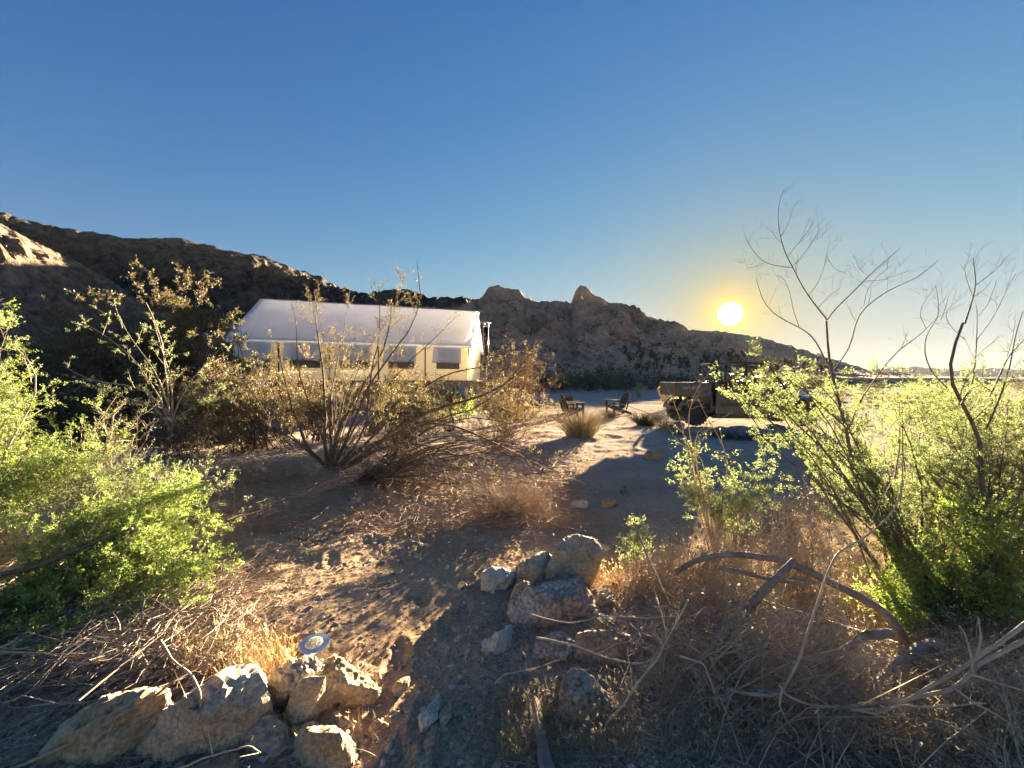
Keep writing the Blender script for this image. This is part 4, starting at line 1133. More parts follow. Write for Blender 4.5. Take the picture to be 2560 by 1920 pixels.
def small_shrub(kind, px, d, h, label, group=None, seed=0, wide=1.0, z=None):
    x = (px - 1280) / 1000 * d; z = zg1(x, d) if z is None else z
    r = np.random.default_rng(seed * 13 + int(px)); mt, ml = kinds[kind][int(r.integers(0, len(kinds[kind])))]
    root = empty('shrub', (x, d, z - .03 * h), r.uniform(0, 6.28)); tag(root, label, 'shrub', group); root.scale = (h * wide, h * wide, h)
    for nm, me in (('branches', mt), ('foliage', ml)):
        o = bpy.data.objects.new(nm, me); o.parent = root; COL.objects.link(o)
    return root
def shrub_mass(name, label, items, seed):
    """a far belt of shrubs that reads as one mass"""
    r = np.random.default_rng(seed); Vt, Ft, Vl, Fl = [], [], [], []; nt_ = nl_ = 0
    cache = {}
    for kind, px, d, h, wide in items:
        x = (px - 1280) / 1000 * d; z = zg1(x, d); k = (kind, int(r.integers(0, len(kinds[kind]))))
        if k not in cache:
            out = []
            for me in kinds[kind][k[1]]:
                v = np.empty(len(me.vertices) * 3, np.float32); me.vertices.foreach_get('co', v); f = np.empty(len(me.loops), np.int32); me.loops.foreach_get('vertex_index', f)
                out.append((v.reshape(-1, 3), f.reshape(-1, 4)))
            cache[k] = out
        (va, fa), (vb, fb) = cache[k]
        Rz = rotz(r.uniform(0, 6.28)); sc = np.array((h * wide, h * wide, h)); o = np.array((x, d, z - .05))
        # far shrubs carry fewer, larger leaves
        q = r.permutation(len(fb))[:max(160, int(len(fb) * min(1.0, 26.0 / d)))]; fb2 = fb[q]; vb2 = vb[fb2.ravel()].reshape(-1, 4, 3)
        c = vb2.mean(axis=1, keepdims=True); vb2 = c + (vb2 - c) * math.sqrt(len(fb) / len(q))
        Vt.append((va * sc) @ Rz.T + o); Ft.append(fa + nt_); nt_ += len(va)
        Vl.append((vb2.reshape(-1, 3) * sc) @ Rz.T + o); Fl.append(np.arange(len(q) * 4).reshape(-1, 4) + nl_); nl_ += len(q) * 4
        if d > 30: Vt.pop(); Ft.pop(); nt_ -= len(va)
    lm = items[0][0]
    o = mesh_np(name, np.concatenate(Vl), np.concatenate(Fl), M[{'dull': 'leaf_dull', 'olive': 'leaf_creosote', 'green': 'leaf_acacia', 'gold': 'leaf_golden'}[lm]]); tag(o, label, 'shrubs', kind='stuff')
    if Vt: mesh_np('branches', np.concatenate(Vt), np.concatenate(Ft), M['twig_brown'], o)
r_ = np.random.default_rng(77)
u_ = r_.uniform
shrub_mass('shrub_belt', 'belt of grey-green desert shrubs in the hollow at the foot of the ridge', [('dull', u_(1235, 2040), u_(40, 78), u_(1.5, 3.0), 1.3) for k in range(150)], 1)
shrub_mass('olive_shrub_belt', 'olive shrubs scattered through the belt at the foot of the ridge', [('olive', u_(1235, 2040), u_(38, 70), u_(1.2, 2.4), 1.3) for k in range(40)], 2)
shrub_mass('shrub_thicket', 'dull green thicket behind the tent', [('dull', u_(-300, 1250), u_(27, 60), u_(1.6, 3.2), 1.3) for k in range(60)], 3)
shrub_mass('flat_shrubs', 'yellow-green shrubs on the flat beyond the acacias at the right', [('green', u_(2000, 3300), u_(14, 60), u_(.8, 1.6), 1.3) for k in range(26)], 4)
shrub_mass('flat_scrub', 'dull grey-green scrub on the flat beyond the acacias at the right', [('dull', u_(2000, 3400), u_(12, 75), u_(.6, 1.5), 1.4) for k in range(90)], 5)
small_shrub('green', 1597, 31, 1.25, 'small yellow-green shrub by itself on the far side of the track', None, 1, .8)
small_shrub('gold', 1563, 30, .9, 'low straw-coloured shrub next to the small yellow-green one beyond the track', None, 2, 1.1)
small_shrub('green', 1712, 19, 1.3, 'bright yellow-green bush right behind the cargo bed of the vehicle', None, 3, 1.0)
small_shrub('gold', 1668, 19.5, 1.1, 'straw-coloured bush left of the bright one behind the cargo bed', None, 4, 1.0)
small_shrub('gold', 1890, 22, 1.5, 'golden shrub seen through the tube cage of the vehicle', None, 5, 1.3)
small_shrub('olive', 1820, 24, 1.4, 'olive shrub seen between the seats of the vehicle', None, 6, 1.3)
small_shrub('green', 1155, 13.5, 1.25, 'fresh green bush in front of the right end of the tent', None, 7, 1.0)
small_shrub('green', 1100, 13.0, .95, 'low green bush in front of the right end of the deck', None, 8, 1.2)

# chollas on the slope below the sun
def cholla_mesh(seed):
    r = np.random.default_rng(seed); mb = Plant(); sp = Plant()
    T = np.array([[(0, 0, 0), (.02, 0, .35), (0, .03, .7)]], float); R = np.array([[.07, .08, .06]])
    Ps = [T]; Rs = [R]
    P1, R1 = grow(r, resample(T[0], 5)[None], np.full((1, 5), .08), 9, .38, ang=55, up=.25, wig=.1, n=4, rf=.9, tmin=.35, tip=.8, rmin=.04)
    P2, R2 = grow(r, P1, R1, 3, .22, ang=45, up=.2, wig=.1, n=3, rf=.9, tip=.7, rmin=.035)
    for P, Q in ((T, R), (P1, R1), (P2, R2)): mb.add(P, Q, 6)
    V, F = leaves(r, P2, 700, .07, .008, off=.03, follow=.2); V2, F2 = leaves(r, P1, 400, .07, .008, off=.04, follow=.2)
    a = mesh_np('cholla_stems', np.concatenate(mb.V), np.concatenate(mb.F), M['leaf_dull']); b = mesh_np('cholla_spines', np.vstack([V, V2]), np.vstack([F, F2 + len(V)]), M['straw'])
    m1, m2 = a.data, b.data; bpy.data.objects.remove(a); bpy.data.objects.remove(b); return m1, m2
ch = [cholla_mesh(140 + k) for k in range(3)]
rx, ry, rz_ = ridge_pts
for k in range(110):
    # on the near slope of the ridge
    px = r_.uniform(1560, 2080); py = 915 + (px - 1600) * .045 + r_.normal() * 16 - 12
    sel = np.abs(1280 + 1000 * rx / np.maximum(ry, 1) - px) < 3
    if sel.any():
        el = (rz_[sel] - CAM_H) / ry[sel]; want = (945 - py) / 1000
        j = np.argmin(np.abs(el - want) + (ry[sel] > 110) * .5); x, y, z = rx[sel][j], ry[sel][j], rz_[sel][j]
        if abs(el[j] - want) > .02: continue
    else: continue
    root = empty('cholla_cactus', (x, y, z - .05), r_.uniform(0, 6.28)); s = r_.uniform(1.1, 1.9) * y / 75; root.scale = (s, s, s)
    tag(root, 'pale spiny cholla cactus on the lower slope below the sun', 'cactus', 'chollas on the slope below the sun')
    for nm, me in zip(('stems', 'spines'), ch[k % 3]):
        o = bpy.data.objects.new(nm, me); o.parent = root; COL.objects.link(o)

# scrub that dots the hillsides: too many and too small to count
def scrub(name, pts, n, size, seed, cam_side=True, ymax=1e9):
    r = np.random.default_rng(seed); x, y, z = pts
    ok = (z > z.min() + 1) & (y > 15) & (np.abs(x / np.maximum(y, 1)) < 1.7) & (y < ymax); x, y, z = x[ok], y[ok], z[ok]
    bi = np.clip(((x / y + 2) * 200).astype(int), 0, 799); el = (z - CAM_H) / y; top = np.full(800, -9.0); np.maximum.at(top, bi, el)
    low = el < top[bi] - .010; x, y, z = x[low], y[low], z[low]
    w = 1.0 / (x * x + y * y); w /= w.sum()
    i = r.choice(len(x), n, p=w); c = np.stack([x[i], y[i], z[i]], axis=1) + r.normal(size=(n, 3)) * (.4, .4, 0)
    s = size * r.uniform(.4, 1.3, n); q = 14
    P = c[:, None] + r.normal(size=(n, q, 3)) * s[:, None, None] * (.38, .38, .28) + np.array((0, 0, 1)) * s[:, None, None] * .3
    a = nrm(r.normal(size=(n, q, 3))); b = nrm(np.cross(a, r.normal(size=(n, q, 3)))); l = s[:, None, None] * .38
    V = np.stack([P, P + a * l * .5 + b * l * .35, P + a * l, P + a * l * .5 - b * l * .35], axis=2).reshape(-1, 3)
    o = mesh_np(name, V, np.arange(len(V)).reshape(-1, 4), M['scrub']); tag(o, 'low dark scrub dotting the hillside', 'scrub', kind='stuff')
scrub('ridge_scrub', ridge_pts, 3600, 1.0, 150)
scrub('mountain_scrub', mtn_pts, 5200, 1.3, 151)
scrub('foothill_scrub', foot_pts, 1500, .8, 152)
scrub('right_ridge_scrub', rr_pts, 2000, 1.6, 153)

# ------------------------------------------------------------------ the tall thicket left of the tent
G_hedge = None
bush('creosote_bush', 'tall creosote with two olive tufts above the skyline ridge, left of the middle thicket', 'bush', base_at(250, 10.0),
     [bl(235, 760, 10, 75, 70, .6), bl(190, 870, 10, 130, 80, .8), bl(290, 900, 10, 120, 90, .7), bl(110, 960, 9.8, 100, 80, .6), bl(220, 990, 10, 110, 60, .7), bl(165, 800, 10, 70, 50, .5)], 201, nst=50, r0=.022, l1=8, L1=.5, l2=5, L2=.22, nleaf=42000, leaf=(.04, .018), lm='leaf_creosote', bm_='bark_dark', loff=.03, wig=.08, follow=.4)
bush('creosote_bush', 'widest creosote of the thicket with feathery olive crown in front of the dark mountain', 'bush', base_at(430, 10.3),
     [bl(400, 740, 10.3, 80, 35, .5), bl(485, 700, 10.3, 45, 40, .5), bl(440, 770, 10.3, 110, 40, .7), bl(420, 880, 10, 150, 90, .9), bl(370, 700, 10.2, 50, 25, .4), bl(430, 960, 10, 150, 70, .9)], 202, nst=56, r0=.022, l1=8, L1=.5, l2=5, L2=.22, nleaf=38000, leaf=(.045, .02), lm='leaf_creosote', bm_='bark_dark', loff=.03, wig=.08, follow=.4)
bush('creosote_bush', 'creosote touching the left eave of the tent', 'bush', base_at(590, 10.6),
     [bl(550, 800, 10.6, 40, 45, .5), bl(520, 890, 10.6, 80, 70, .8), bl(600, 960, 10.3, 120, 70, .8)], 203, nst=48, r0=.020, l1=8, L1=.45, l2=5, L2=.2, nleaf=36000, leaf=(.04, .018), lm='leaf_creosote', bm_='bark_dark', loff=.03, follow=.4)
bush('mesquite_bush', 'dark green leafy bush low in the thicket, left of the pale palo verde', 'bush', base_at(180, 9.0),
     [bl(120, 930, 9, 160, 90, .9), bl(240, 990, 8.8, 150, 70, .7), bl(60, 1010, 8.6, 120, 60, .6)], 204, nst=34, r0=.022, l1=6, L1=.5, l2=5, L2=.2, nleaf=15000, leaf=(.04, .02), lm='leaf_dull', bm_='bark_dark', loff=.03)
bush('mesquite_bush', 'dark green leafy bush low in the thicket, right of the pale palo verde', 'bush', base_at(570, 9.3),
     [bl(560, 990, 9.3, 90, 60, .6), bl(480, 1020, 9.2, 90, 50, .5), bl(620, 1010, 9, 60, 50, .4)], 205, nst=28, r0=.02, l1=6, L1=.4, l2=5, L2=.18, nleaf=11000, leaf=(.04, .02), lm='leaf_dull', bm_='bark_dark', loff=.03)
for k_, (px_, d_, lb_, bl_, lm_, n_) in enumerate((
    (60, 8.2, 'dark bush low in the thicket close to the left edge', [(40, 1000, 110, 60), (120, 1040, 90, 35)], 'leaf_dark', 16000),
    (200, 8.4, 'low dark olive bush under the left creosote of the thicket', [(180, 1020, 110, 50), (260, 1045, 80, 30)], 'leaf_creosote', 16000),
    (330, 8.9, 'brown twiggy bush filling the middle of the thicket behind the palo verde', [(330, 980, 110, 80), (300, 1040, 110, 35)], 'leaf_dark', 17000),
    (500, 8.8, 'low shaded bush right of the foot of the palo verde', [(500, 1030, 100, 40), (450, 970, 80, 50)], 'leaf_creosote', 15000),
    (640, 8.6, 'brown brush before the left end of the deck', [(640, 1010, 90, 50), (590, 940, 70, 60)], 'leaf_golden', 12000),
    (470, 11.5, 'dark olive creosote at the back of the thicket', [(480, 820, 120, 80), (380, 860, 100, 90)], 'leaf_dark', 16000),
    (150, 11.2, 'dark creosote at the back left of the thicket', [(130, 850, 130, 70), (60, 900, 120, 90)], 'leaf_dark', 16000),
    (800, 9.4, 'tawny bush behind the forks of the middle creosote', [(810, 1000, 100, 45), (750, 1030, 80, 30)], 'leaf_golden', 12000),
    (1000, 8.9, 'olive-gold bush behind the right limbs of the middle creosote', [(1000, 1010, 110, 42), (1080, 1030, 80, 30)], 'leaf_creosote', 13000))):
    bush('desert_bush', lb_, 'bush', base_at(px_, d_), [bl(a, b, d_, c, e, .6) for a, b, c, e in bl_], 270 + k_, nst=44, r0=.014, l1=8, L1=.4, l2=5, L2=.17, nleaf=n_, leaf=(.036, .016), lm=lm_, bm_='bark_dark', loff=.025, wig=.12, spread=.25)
PV = 7.9
pvb = base_at(424, PV)
bush('palo_verde', 'sprawling pale-limbed palo verde with long arching sparsely leaved shoots in front of the thicket', 'bush', pvb,
     [bl(400, 960, PV, 190, 110, .8), bl(560, 1000, PV, 90, 80, .5)], 206, kink=.003, nst=7, r0=.008, l1=9, L1=.45, l2=4, L2=.10, nleaf=13000, leaf=(.026, .012), lm='leaf_acacia', bm_='twig_pale', loff=.012, wig=.09, up1=.04,
     traced=[([tuple(pvb)] + wp_(p, [PV, PV - .3]), .022, .004) for p in (
         [(424, 1040), (400, 1000), (330, 900), (250, 830), (205, 812)], [(424, 1040), (395, 950), (330, 860), (290, 800), (280, 765)], [(426, 1030), (410, 900), (395, 830), (360, 760)],
         [(424, 1050), (400, 1005), (330, 960), (230, 955), (160, 915)], [(430, 1040), (425, 930), (395, 840), (380, 800)], [(430, 1040), (470, 960), (520, 900), (560, 860)],
         [(420, 1050), (360, 1000), (300, 1000), (250, 960)], [(432, 1050), (500, 1010), (570, 985)])])
for k_, (px_, py_, d_, lb_) in enumerate(((415, 1090, 7.1, 'leafy dark brush hiding the foot of the pale palo verde'), (330, 1115, 8.3, 'low dark twiggy brush in front of the foot of the palo verde'), (480, 1120, 8.0, 'low shaded brush between the palo verde and the green sprout'),
    (620, 1105, 8.2, 'low brown brush left of the middle creosote, before the golden bushes'), (180, 1110, 8.0, 'low dark brush in front of the left part of the thicket'), (1010, 1090, 7.6, 'low brown brush behind the bare limbs of the middle creosote'))):
    bush('dry_bush', lb_, 'dead bush', base_at(px_, d_), [bl(px_ - 40, py_ - 35, d_, 90, 35, .5), bl(px_ + 60, py_ - 25, d_, 80, 28, .4)], 290 + k_, nst=44, r0=.008, l1=6, L1=.3, l2=3, L2=.14, nleaf=2600, leaf=(.028, .012), lm='leaf_dark', bm_='bark_dark', wig=.13, spread=.3)
# front of the deck: brown creosotes and brush
bush('creosote_bush', 'golden brown creosote below the left window flaps of the tent', 'bush', base_at(720, 10.4),
     [bl(700, 900, 10.4, 80, 60, .5), bl(760, 960, 10.2, 110, 45, .6), bl(690, 990, 10, 90, 40, .5)], 207, nst=28, r0=.02, l1=6, L1=.35, l2=4, L2=.16, nleaf=9000, leaf=(.04, .018), lm='leaf_golden', bm_='bark_dark', loff=.03)
bush('creosote_bush', 'golden brown creosote in front of the middle of the deck', 'bush', base_at(930, 10.2),
     [bl(900, 970, 10.2, 110, 40, .6), bl(1010, 960, 10.2, 90, 45, .6), bl(960, 930, 10.2, 60, 30, .4)], 208, nst=28, r0=.02, l1=6, L1=.35, l2=4, L2=.16, nleaf=9000, leaf=(.04, .018), lm='leaf_golden', bm_='bark_dark', loff=.03)
bush('dry_bush', 'big mauve-brown twiggy dry bush right of the tent behind the stove pipe', 'bush', base_at(1290, 13.5),
     [bl(1275, 860, 13.5, 80, 70, .9), bl(1330, 900, 13.5, 90, 60, .9), bl(1240, 930, 13.2, 70, 50, .7), bl(1370, 930, 13.5, 60, 40, .6)], 209, nst=60, r0=.014, l1=8, L1=.45, l2=6, L2=.2, nleaf=5000, leaf=(.03, .012), lm='leaf_golden', bm_='twig_mauve', loff=.02, wig=.12)
bush('dry_bush', 'golden leafy bush with dry tips between the dark creosote and the grass clump', 'bush', base_at(1270, 10.2),
     [bl(1250, 985, 10.2, 90, 45, .6), bl(1340, 1010, 10, 80, 45, .6), bl(1210, 1000, 9.8, 60, 40, .5)], 210, nst=44, r0=.012, l1=7, L1=.3, l2=5, L2=.14, nleaf=13000, leaf=(.032, .014), lm='leaf_golden', bm_='twig_mauve', loff=.02)
bush('dry_bush', 'low rusty twiggy shrub in front of the golden leafy bush', 'bush', base_at(1240, 8.2),
     [bl(1210, 1060, 8.2, 90, 40, .5), bl(1310, 1075, 8, 70, 35, .4)], 211, nst=36, r0=.009, l1=7, L1=.25, l2=5, L2=.12, nleaf=2500, leaf=(.024, .01), lm='leaf_golden', bm_='twig_mauve', loff=.02)
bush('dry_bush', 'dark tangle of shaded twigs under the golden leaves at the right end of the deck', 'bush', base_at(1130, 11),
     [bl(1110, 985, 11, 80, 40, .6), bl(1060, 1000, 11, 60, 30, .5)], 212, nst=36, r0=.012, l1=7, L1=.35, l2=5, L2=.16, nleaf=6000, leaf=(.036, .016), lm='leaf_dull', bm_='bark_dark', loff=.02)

# grass clumps near the chairs
def tuft(name, label, px, d, n, h, w, mat, seed, cat='grass clump', kind=None, base=None, group=None, blade=.006, lean=1.0, heads=0):
    r = np.random.default_rng(seed); b = base if base is not None else base_at(px, d)
    a = r.uniform(0, 2 * math.pi, n); rad = w * r.uniform(0, 1, n) ** .7
    root_ = np.stack([np.cos(a) * rad * .45, np.sin(a) * rad * .45, np.zeros(n)], axis=1)
    H = h * r.uniform(.45, 1.1, n); out = np.stack([np.cos(a), np.sin(a), np.zeros(n)], axis=1) * (rad * .8 * lean)[:, None] + r.normal(size=(n, 3)) * (.12 * h, .12 * h, 0)
    t = np.linspace(0, 1, 5)[None, :, None]
    P = root_[:, None] + out[:, None] * t ** 1.6 + np.array((0, 0, 1)) * H[:, None, None] * (t - .18 * t ** 3)
    R = blade * r.uniform(.5, 1, (n, 1)) * np.array([.5, .45, .38, .25, .08])[None]
    pl = Plant(); pl.add(P, R, 3)
    if heads:
        V, F = leaves(r, P[:, 3:], heads, .022, .007, off=.003, follow=1.4); pl.raw(V, F)
    o = pl.build(name, M[mat], None, (0, 0, 0)); o.location = tuple(b); tag(o, label, cat, group, kind)
    return o
tuft('grass_clump', 'rounded grey-green grass clump with straw-coloured spikes at the edge of the gravel', 1450, 9.8, 900, .85, .72, 'straw', 301, blade=.009)
tuft('grass_clump', 'small pale feathery tuft in front of the slatted chair', 1525, 15.2, 500, .46, .42, 'straw', 302, blade=.010)
tuft('grass_clump', 'grey-green spiky clump right of the slatted chair', 1615, 12.6, 420, .55, .55, 'leaf_dull', 303, blade=.014, lean=1.3)
tuft('grass_clump', 'thin dry clump between the spiky clump and the vehicle', 1660, 11.5, 260, .65, .45, 'straw', 304, blade=.007, lean=1.3)
tuft('grass_clump', 'low straw patch beneath the rear wheel of the vehicle', 1700, 10.4, 260, .28, .5, 'straw', 305, blade=.008, lean=1.3)
tuft('grass_clump', 'dull patch of dry weed on the ground in front of the vehicle', 1850, 9.9, 420, .2, .9, 'leaf_dull', 306, blade=.012, lean=1.2)

# ------------------------------------------------------------------ the big creosote in the middle
CD = 6.0
cb = base_at(824, CD)
S = lambda p, d: wp_(p, d)
creo = [
 ([tuple(cb), *S([(822, 1165), (790, 1140), (768, 1130), (750, 1062), (731, 1015), (713, 953), (700, 900), (690, 850)], [CD, CD + .4])], 0.0279, 0.0040),
 ([tuple(cb), *S([(824, 1160), (800, 1130), (807, 1062), (803, 990), (802, 917), (790, 850), (786, 790), (778, 730)], [CD, CD - .3])], 0.0279, 0.0040),
 ([tuple(cb), *S([(826, 1159), (829, 1127), (862, 1044), (916, 953), (967, 874), (985, 800), (990, 730)], [CD, CD + .5])], 0.0310, 0.0040),
 ([tuple(cb), *S([(836, 1181), (898, 1159), (963, 1091), (1035, 1047), (1115, 1018), (1205, 1007), (1256, 971), (1300, 931)], [CD, CD - .5])], 0.0403, 0.0064),
 ([tuple(cb), *S([(840, 1185), (930, 1120), (1042, 1044), (1133, 1054), (1205, 1080), (1300, 1141), (1380, 1175), (1440, 1202)], [CD, CD - .9])], 0.0310, 0.0032),
 ([tuple(cb), *S([(850, 1180), (970, 1112), (1042, 1101), (1151, 1127), (1205, 1181), (1260, 1240)], [CD, CD - 1.0])], 0.0248, 0.0032),
 ([tuple(cb), *S([(800, 1150), (768, 1130), (730, 1100), (674, 1065), (619, 1025), (569, 1011)], [CD, CD - .5])], 0.0217, 0.0032),
 ([tuple(cb), *S([(800, 1150), (768, 1128), (710, 1075), (663, 1036), (601, 950), (572, 913)], [CD, CD + .3])], 0.0186, 0.0032),
 ([tuple(cb), *S([(880, 1140), (919, 1062), (921, 989), (934, 917), (952, 808), (945, 722)], [CD, CD + .2])], 0.0217, 0.0032),
 ([tuple(cb), *S([(840, 1120), (850, 1060), (865, 1036), (891, 1018), (934, 1036), (990, 1040), (1060, 1045)], [CD, CD - .6])], 0.0186, 0.0048),
 ([tuple(cb), *S([(880, 1150), (950, 1080), (1006, 1011), (1079, 950), (1169, 917), (1260, 913), (1300, 880)], [CD, CD + .3])], 0.0248, 0.0032),
 ([tuple(cb), *S([(1000, 1060), (1100, 1040), (1200, 1012), (1258, 957), (1337, 863), (1359, 824), (1381, 785)], [CD, CD + .8])], 0.0186, 0.0024),
 ([tuple(cb), *S([(830, 1120), (830, 1000), (850, 900), (870, 800), (880, 720)], [CD, CD + .6])], 0.0186, 0.0032),
 ([tuple(cb), *S([(850, 1130), (900, 1000), (960, 900), (1040, 800), (1050, 700), (1035, 655)], [CD, CD + .1])], 0.0217, 0.0032),
 ([tuple(cb), *S([(850, 1130), (920, 1020), (1000, 930), (1080, 850), (1130, 800)], [CD, CD + .9])], 0.0186, 0.0032),
 ([tuple(cb), *S([(820, 1120), (770, 1000), (740, 900), (745, 800), (735, 760)], [CD, CD + .8])], 0.0186, 0.0032),
]
crown_b = [bl(735, 800, CD + .4, 70, 80, .5), bl(850, 800, CD + .2, 90, 95, .7), bl(980, 760, CD + .2, 90, 85, .6), bl(1060, 720, CD + .1, 50, 40, .4), bl(1080, 850, CD + .5, 70, 60, .5), bl(860, 920, CD, 160, 90, .7), bl(1020, 960, CD, 110, 70, .6)]
bush('creosote_bush', 'spreading creosote in the middle with a dark forked trunk and thin crown', 'bush', cb, crown_b, 220, nst=18, r0=.009, l1=8, L1=.34, l2=3, L2=.16, nleaf=17000, leaf=(.021, .009), lm='leaf_creosote', bm_='bark_dark', loff=.018, up1=.07, wig=.11, sbase=W(838, 1140, CD), kink=.004, traced=creo, ang=38, t1=.45, sides=5, follow=.5)
# long bare side limbs, low on the right of it
r = np.random.default_rng(230); pl = Plant()
lb = base_at(905, 5.6)
bush('dry_bush', 'low fan of bare brown limbs sweeping right from the foot of the middle creosote', 'dead bush', lb,
     [bl(1170, 1120, 5.3, 230, 70, .6), bl(1050, 1200, 5.0, 200, 50, .5), bl(1300, 1170, 5.2, 150, 50, .4), bl(960, 1150, 5.6, 120, 60, .4)], 231, nst=64, r0=.014, l1=6, L1=.5, l2=3, L2=.24, nleaf=0, bm_='bark_dark', wig=.15, bulge=.25, up1=.01)
bush('dry_bush', 'brown broom-like dead bush squatting right of the path bend', 'dead bush', base_at(1275, 4.35),
     [bl(1275, 1235, 4.3, 150, 55, .42), bl(1330, 1260, 4.2, 90, 45, .3), bl(1190, 1255, 4.2, 90, 40, .3)], 232, nst=120, r0=.008, l1=5, L1=.24, l2=3, L2=.12, nleaf=0, bm_='twig_brown', wig=.10, bulge=.3, spread=.1, up1=.02)
bush('dry_bush', 'low grey brush left of the creosote trunk', 'dead bush', base_at(700, 5.6),
     [bl(700, 1190, 5.5, 130, 40, .4), bl(600, 1160, 5.8, 100, 30, .3)], 233, nst=40, r0=.007, l1=6, L1=.22, l2=4, L2=.1, nleaf=1200, leaf=(.02, .008), lm='leaf_dull', bm_='twig_brown', wig=.12)
bush('dry_bush', 'pale thorny dead sapling with upright forked twigs between the green bushes at the left', 'dead bush', base_at(272, 4.1),
     [bl(290, 1080, 4.1, 90, 60, .3)], 234, nst=16, r0=.009, l1=6, L1=.22, l2=4, L2=.08, nleaf=900, leaf=(.018, .008), lm='leaf_acacia', bm_='twig_pale', wig=.1,
     traced=[(wp_(p, 4.1), .010, .003) for p in ([(270, 1160), (272, 1100), (262, 1070), (252, 1020)], [(272, 1105), (280, 1070), (285, 1030), (297, 1010)], [(272, 1105), (320, 1080), (345, 1040), (372, 1030)], [(320, 1160), (332, 1090), (372, 1060)])])
bush('sapling', 'thin leafy sprout standing alone left of the path bend', 'sapling', base_at(640, 3.95), [bl(635, 1240, 3.95, 18, 40, .05)], 235, nst=2, r0=.004, l1=6, L1=.10, l2=3, L2=.04, nleaf=160, leaf=(.016, .008), lm='leaf_acacia', bm_='twig_pale', wig=.08)
bush('sapling', 'leafy acacia sprout with a green tip behind the left green bush', 'sapling', base_at(520, 3.9), [bl(512, 1150, 3.9, 25, 50, .08), bl(560, 1180, 3.9, 30, 30, .08)], 236, nst=7, r0=.005, l1=6, L1=.13, l2=4, L2=.05, nleaf=650, leaf=(.02, .009), lm='leaf_acacia', bm_='twig_pale', wig=.08)
bush('sapling', 'tiny bright green seedling on the open ground', 'sapling', base_at(1560, 5.0), [bl(1560, 1225, 5.0, 8, 28, .04)], 237, nst=3, r0=.003, l1=5, L1=.06, l2=0, nleaf=200, leaf=(.02, .01), lm='leaf_acacia', bm_='twig_brown', wig=.08, leaf_lvl=1)

# ------------------------------------------------------------------ green bushes at the left
bush('acacia_bush', 'bright green feathery bush filling the lower left, nearest the path', 'bush', base_at(230, 2.85),
     [bl(330, 1270, 2.8, 170, 110, .4), bl(470, 1390, 2.7, 110, 75, .3), bl(300, 1430, 2.55, 170, 90, .35), bl(160, 1400, 2.6, 110, 110, .3), bl(430, 1480, 2.5, 130, 50, .25), bl(470, 1290, 2.9, 60, 80, .2), bl(540, 1440, 2.6, 40, 40, .12)], 240, nst=90, r0=.008, l1=9, L1=.20, l2=5, L2=.09, nleaf=135000, leaf=(.0125, .006), lm='leaf_green', bm_='twig_pale', loff=.008, wig=.10, up1=.02)
bush('acacia_bush', 'tall bright green bush cut by the left edge', 'bush', base_at(-60, 3.5),
     [bl(50, 1130, 3.4, 130, 100, .45), bl(-20, 980, 3.4, 70, 80, .4), bl(140, 1110, 3.2, 110, 55, .3), bl(0, 800, 3.4, 22, 50, .15, .03), bl(-150, 1030, 3.5, 130, 150, .5), bl(70, 1270, 3.0, 120, 60, .3)], 241, nst=90, r0=.010, l1=9, L1=.26, l2=5, L2=.11, nleaf=110000, leaf=(.015, .007), lm='leaf_green', bm_='twig_pale', loff=.010, wig=.10, up1=.03,
     traced=[([tuple(base_at(-60, 3.5))] + wp_([(0, 1250), (120, 1180), (200, 1120), (290, 992)], 3.2), .012, .003), ([tuple(base_at(-60, 3.5))] + wp_([(20, 1100), (80, 1010), (106, 965), (85, 900), (35, 868)], 3.3), .012, .003)])
bush('acacia_bush', 'low green sprays cut by the left edge above the brush pile', 'bush', base_at(-60, 2.3),
     [bl(60, 1615, 2.1, 110, 28, .2), bl(180, 1660, 2.0, 60, 20, .12), bl(20, 1500, 2.3, 90, 50, .2)], 242, nst=26, r0=.006, l1=6, L1=.16, l2=4, L2=.07, nleaf=20000, leaf=(.014, .007), lm='leaf_green', bm_='twig_pale', loff=.008, wig=.10)
bush('acacia_bush', 'dull olive airy bush behind the two bright green ones', 'bush', base_at(300, 3.6),
     [bl(270, 1190, 3.5, 150, 60, .3), bl(420, 1210, 3.4, 60, 50, .2)], 243, nst=44, r0=.007, l1=8, L1=.2, l2=5, L2=.09, nleaf=22000, leaf=(.015, .007), lm='leaf_acacia', bm_='twig_pale', loff=.01, wig=.12)

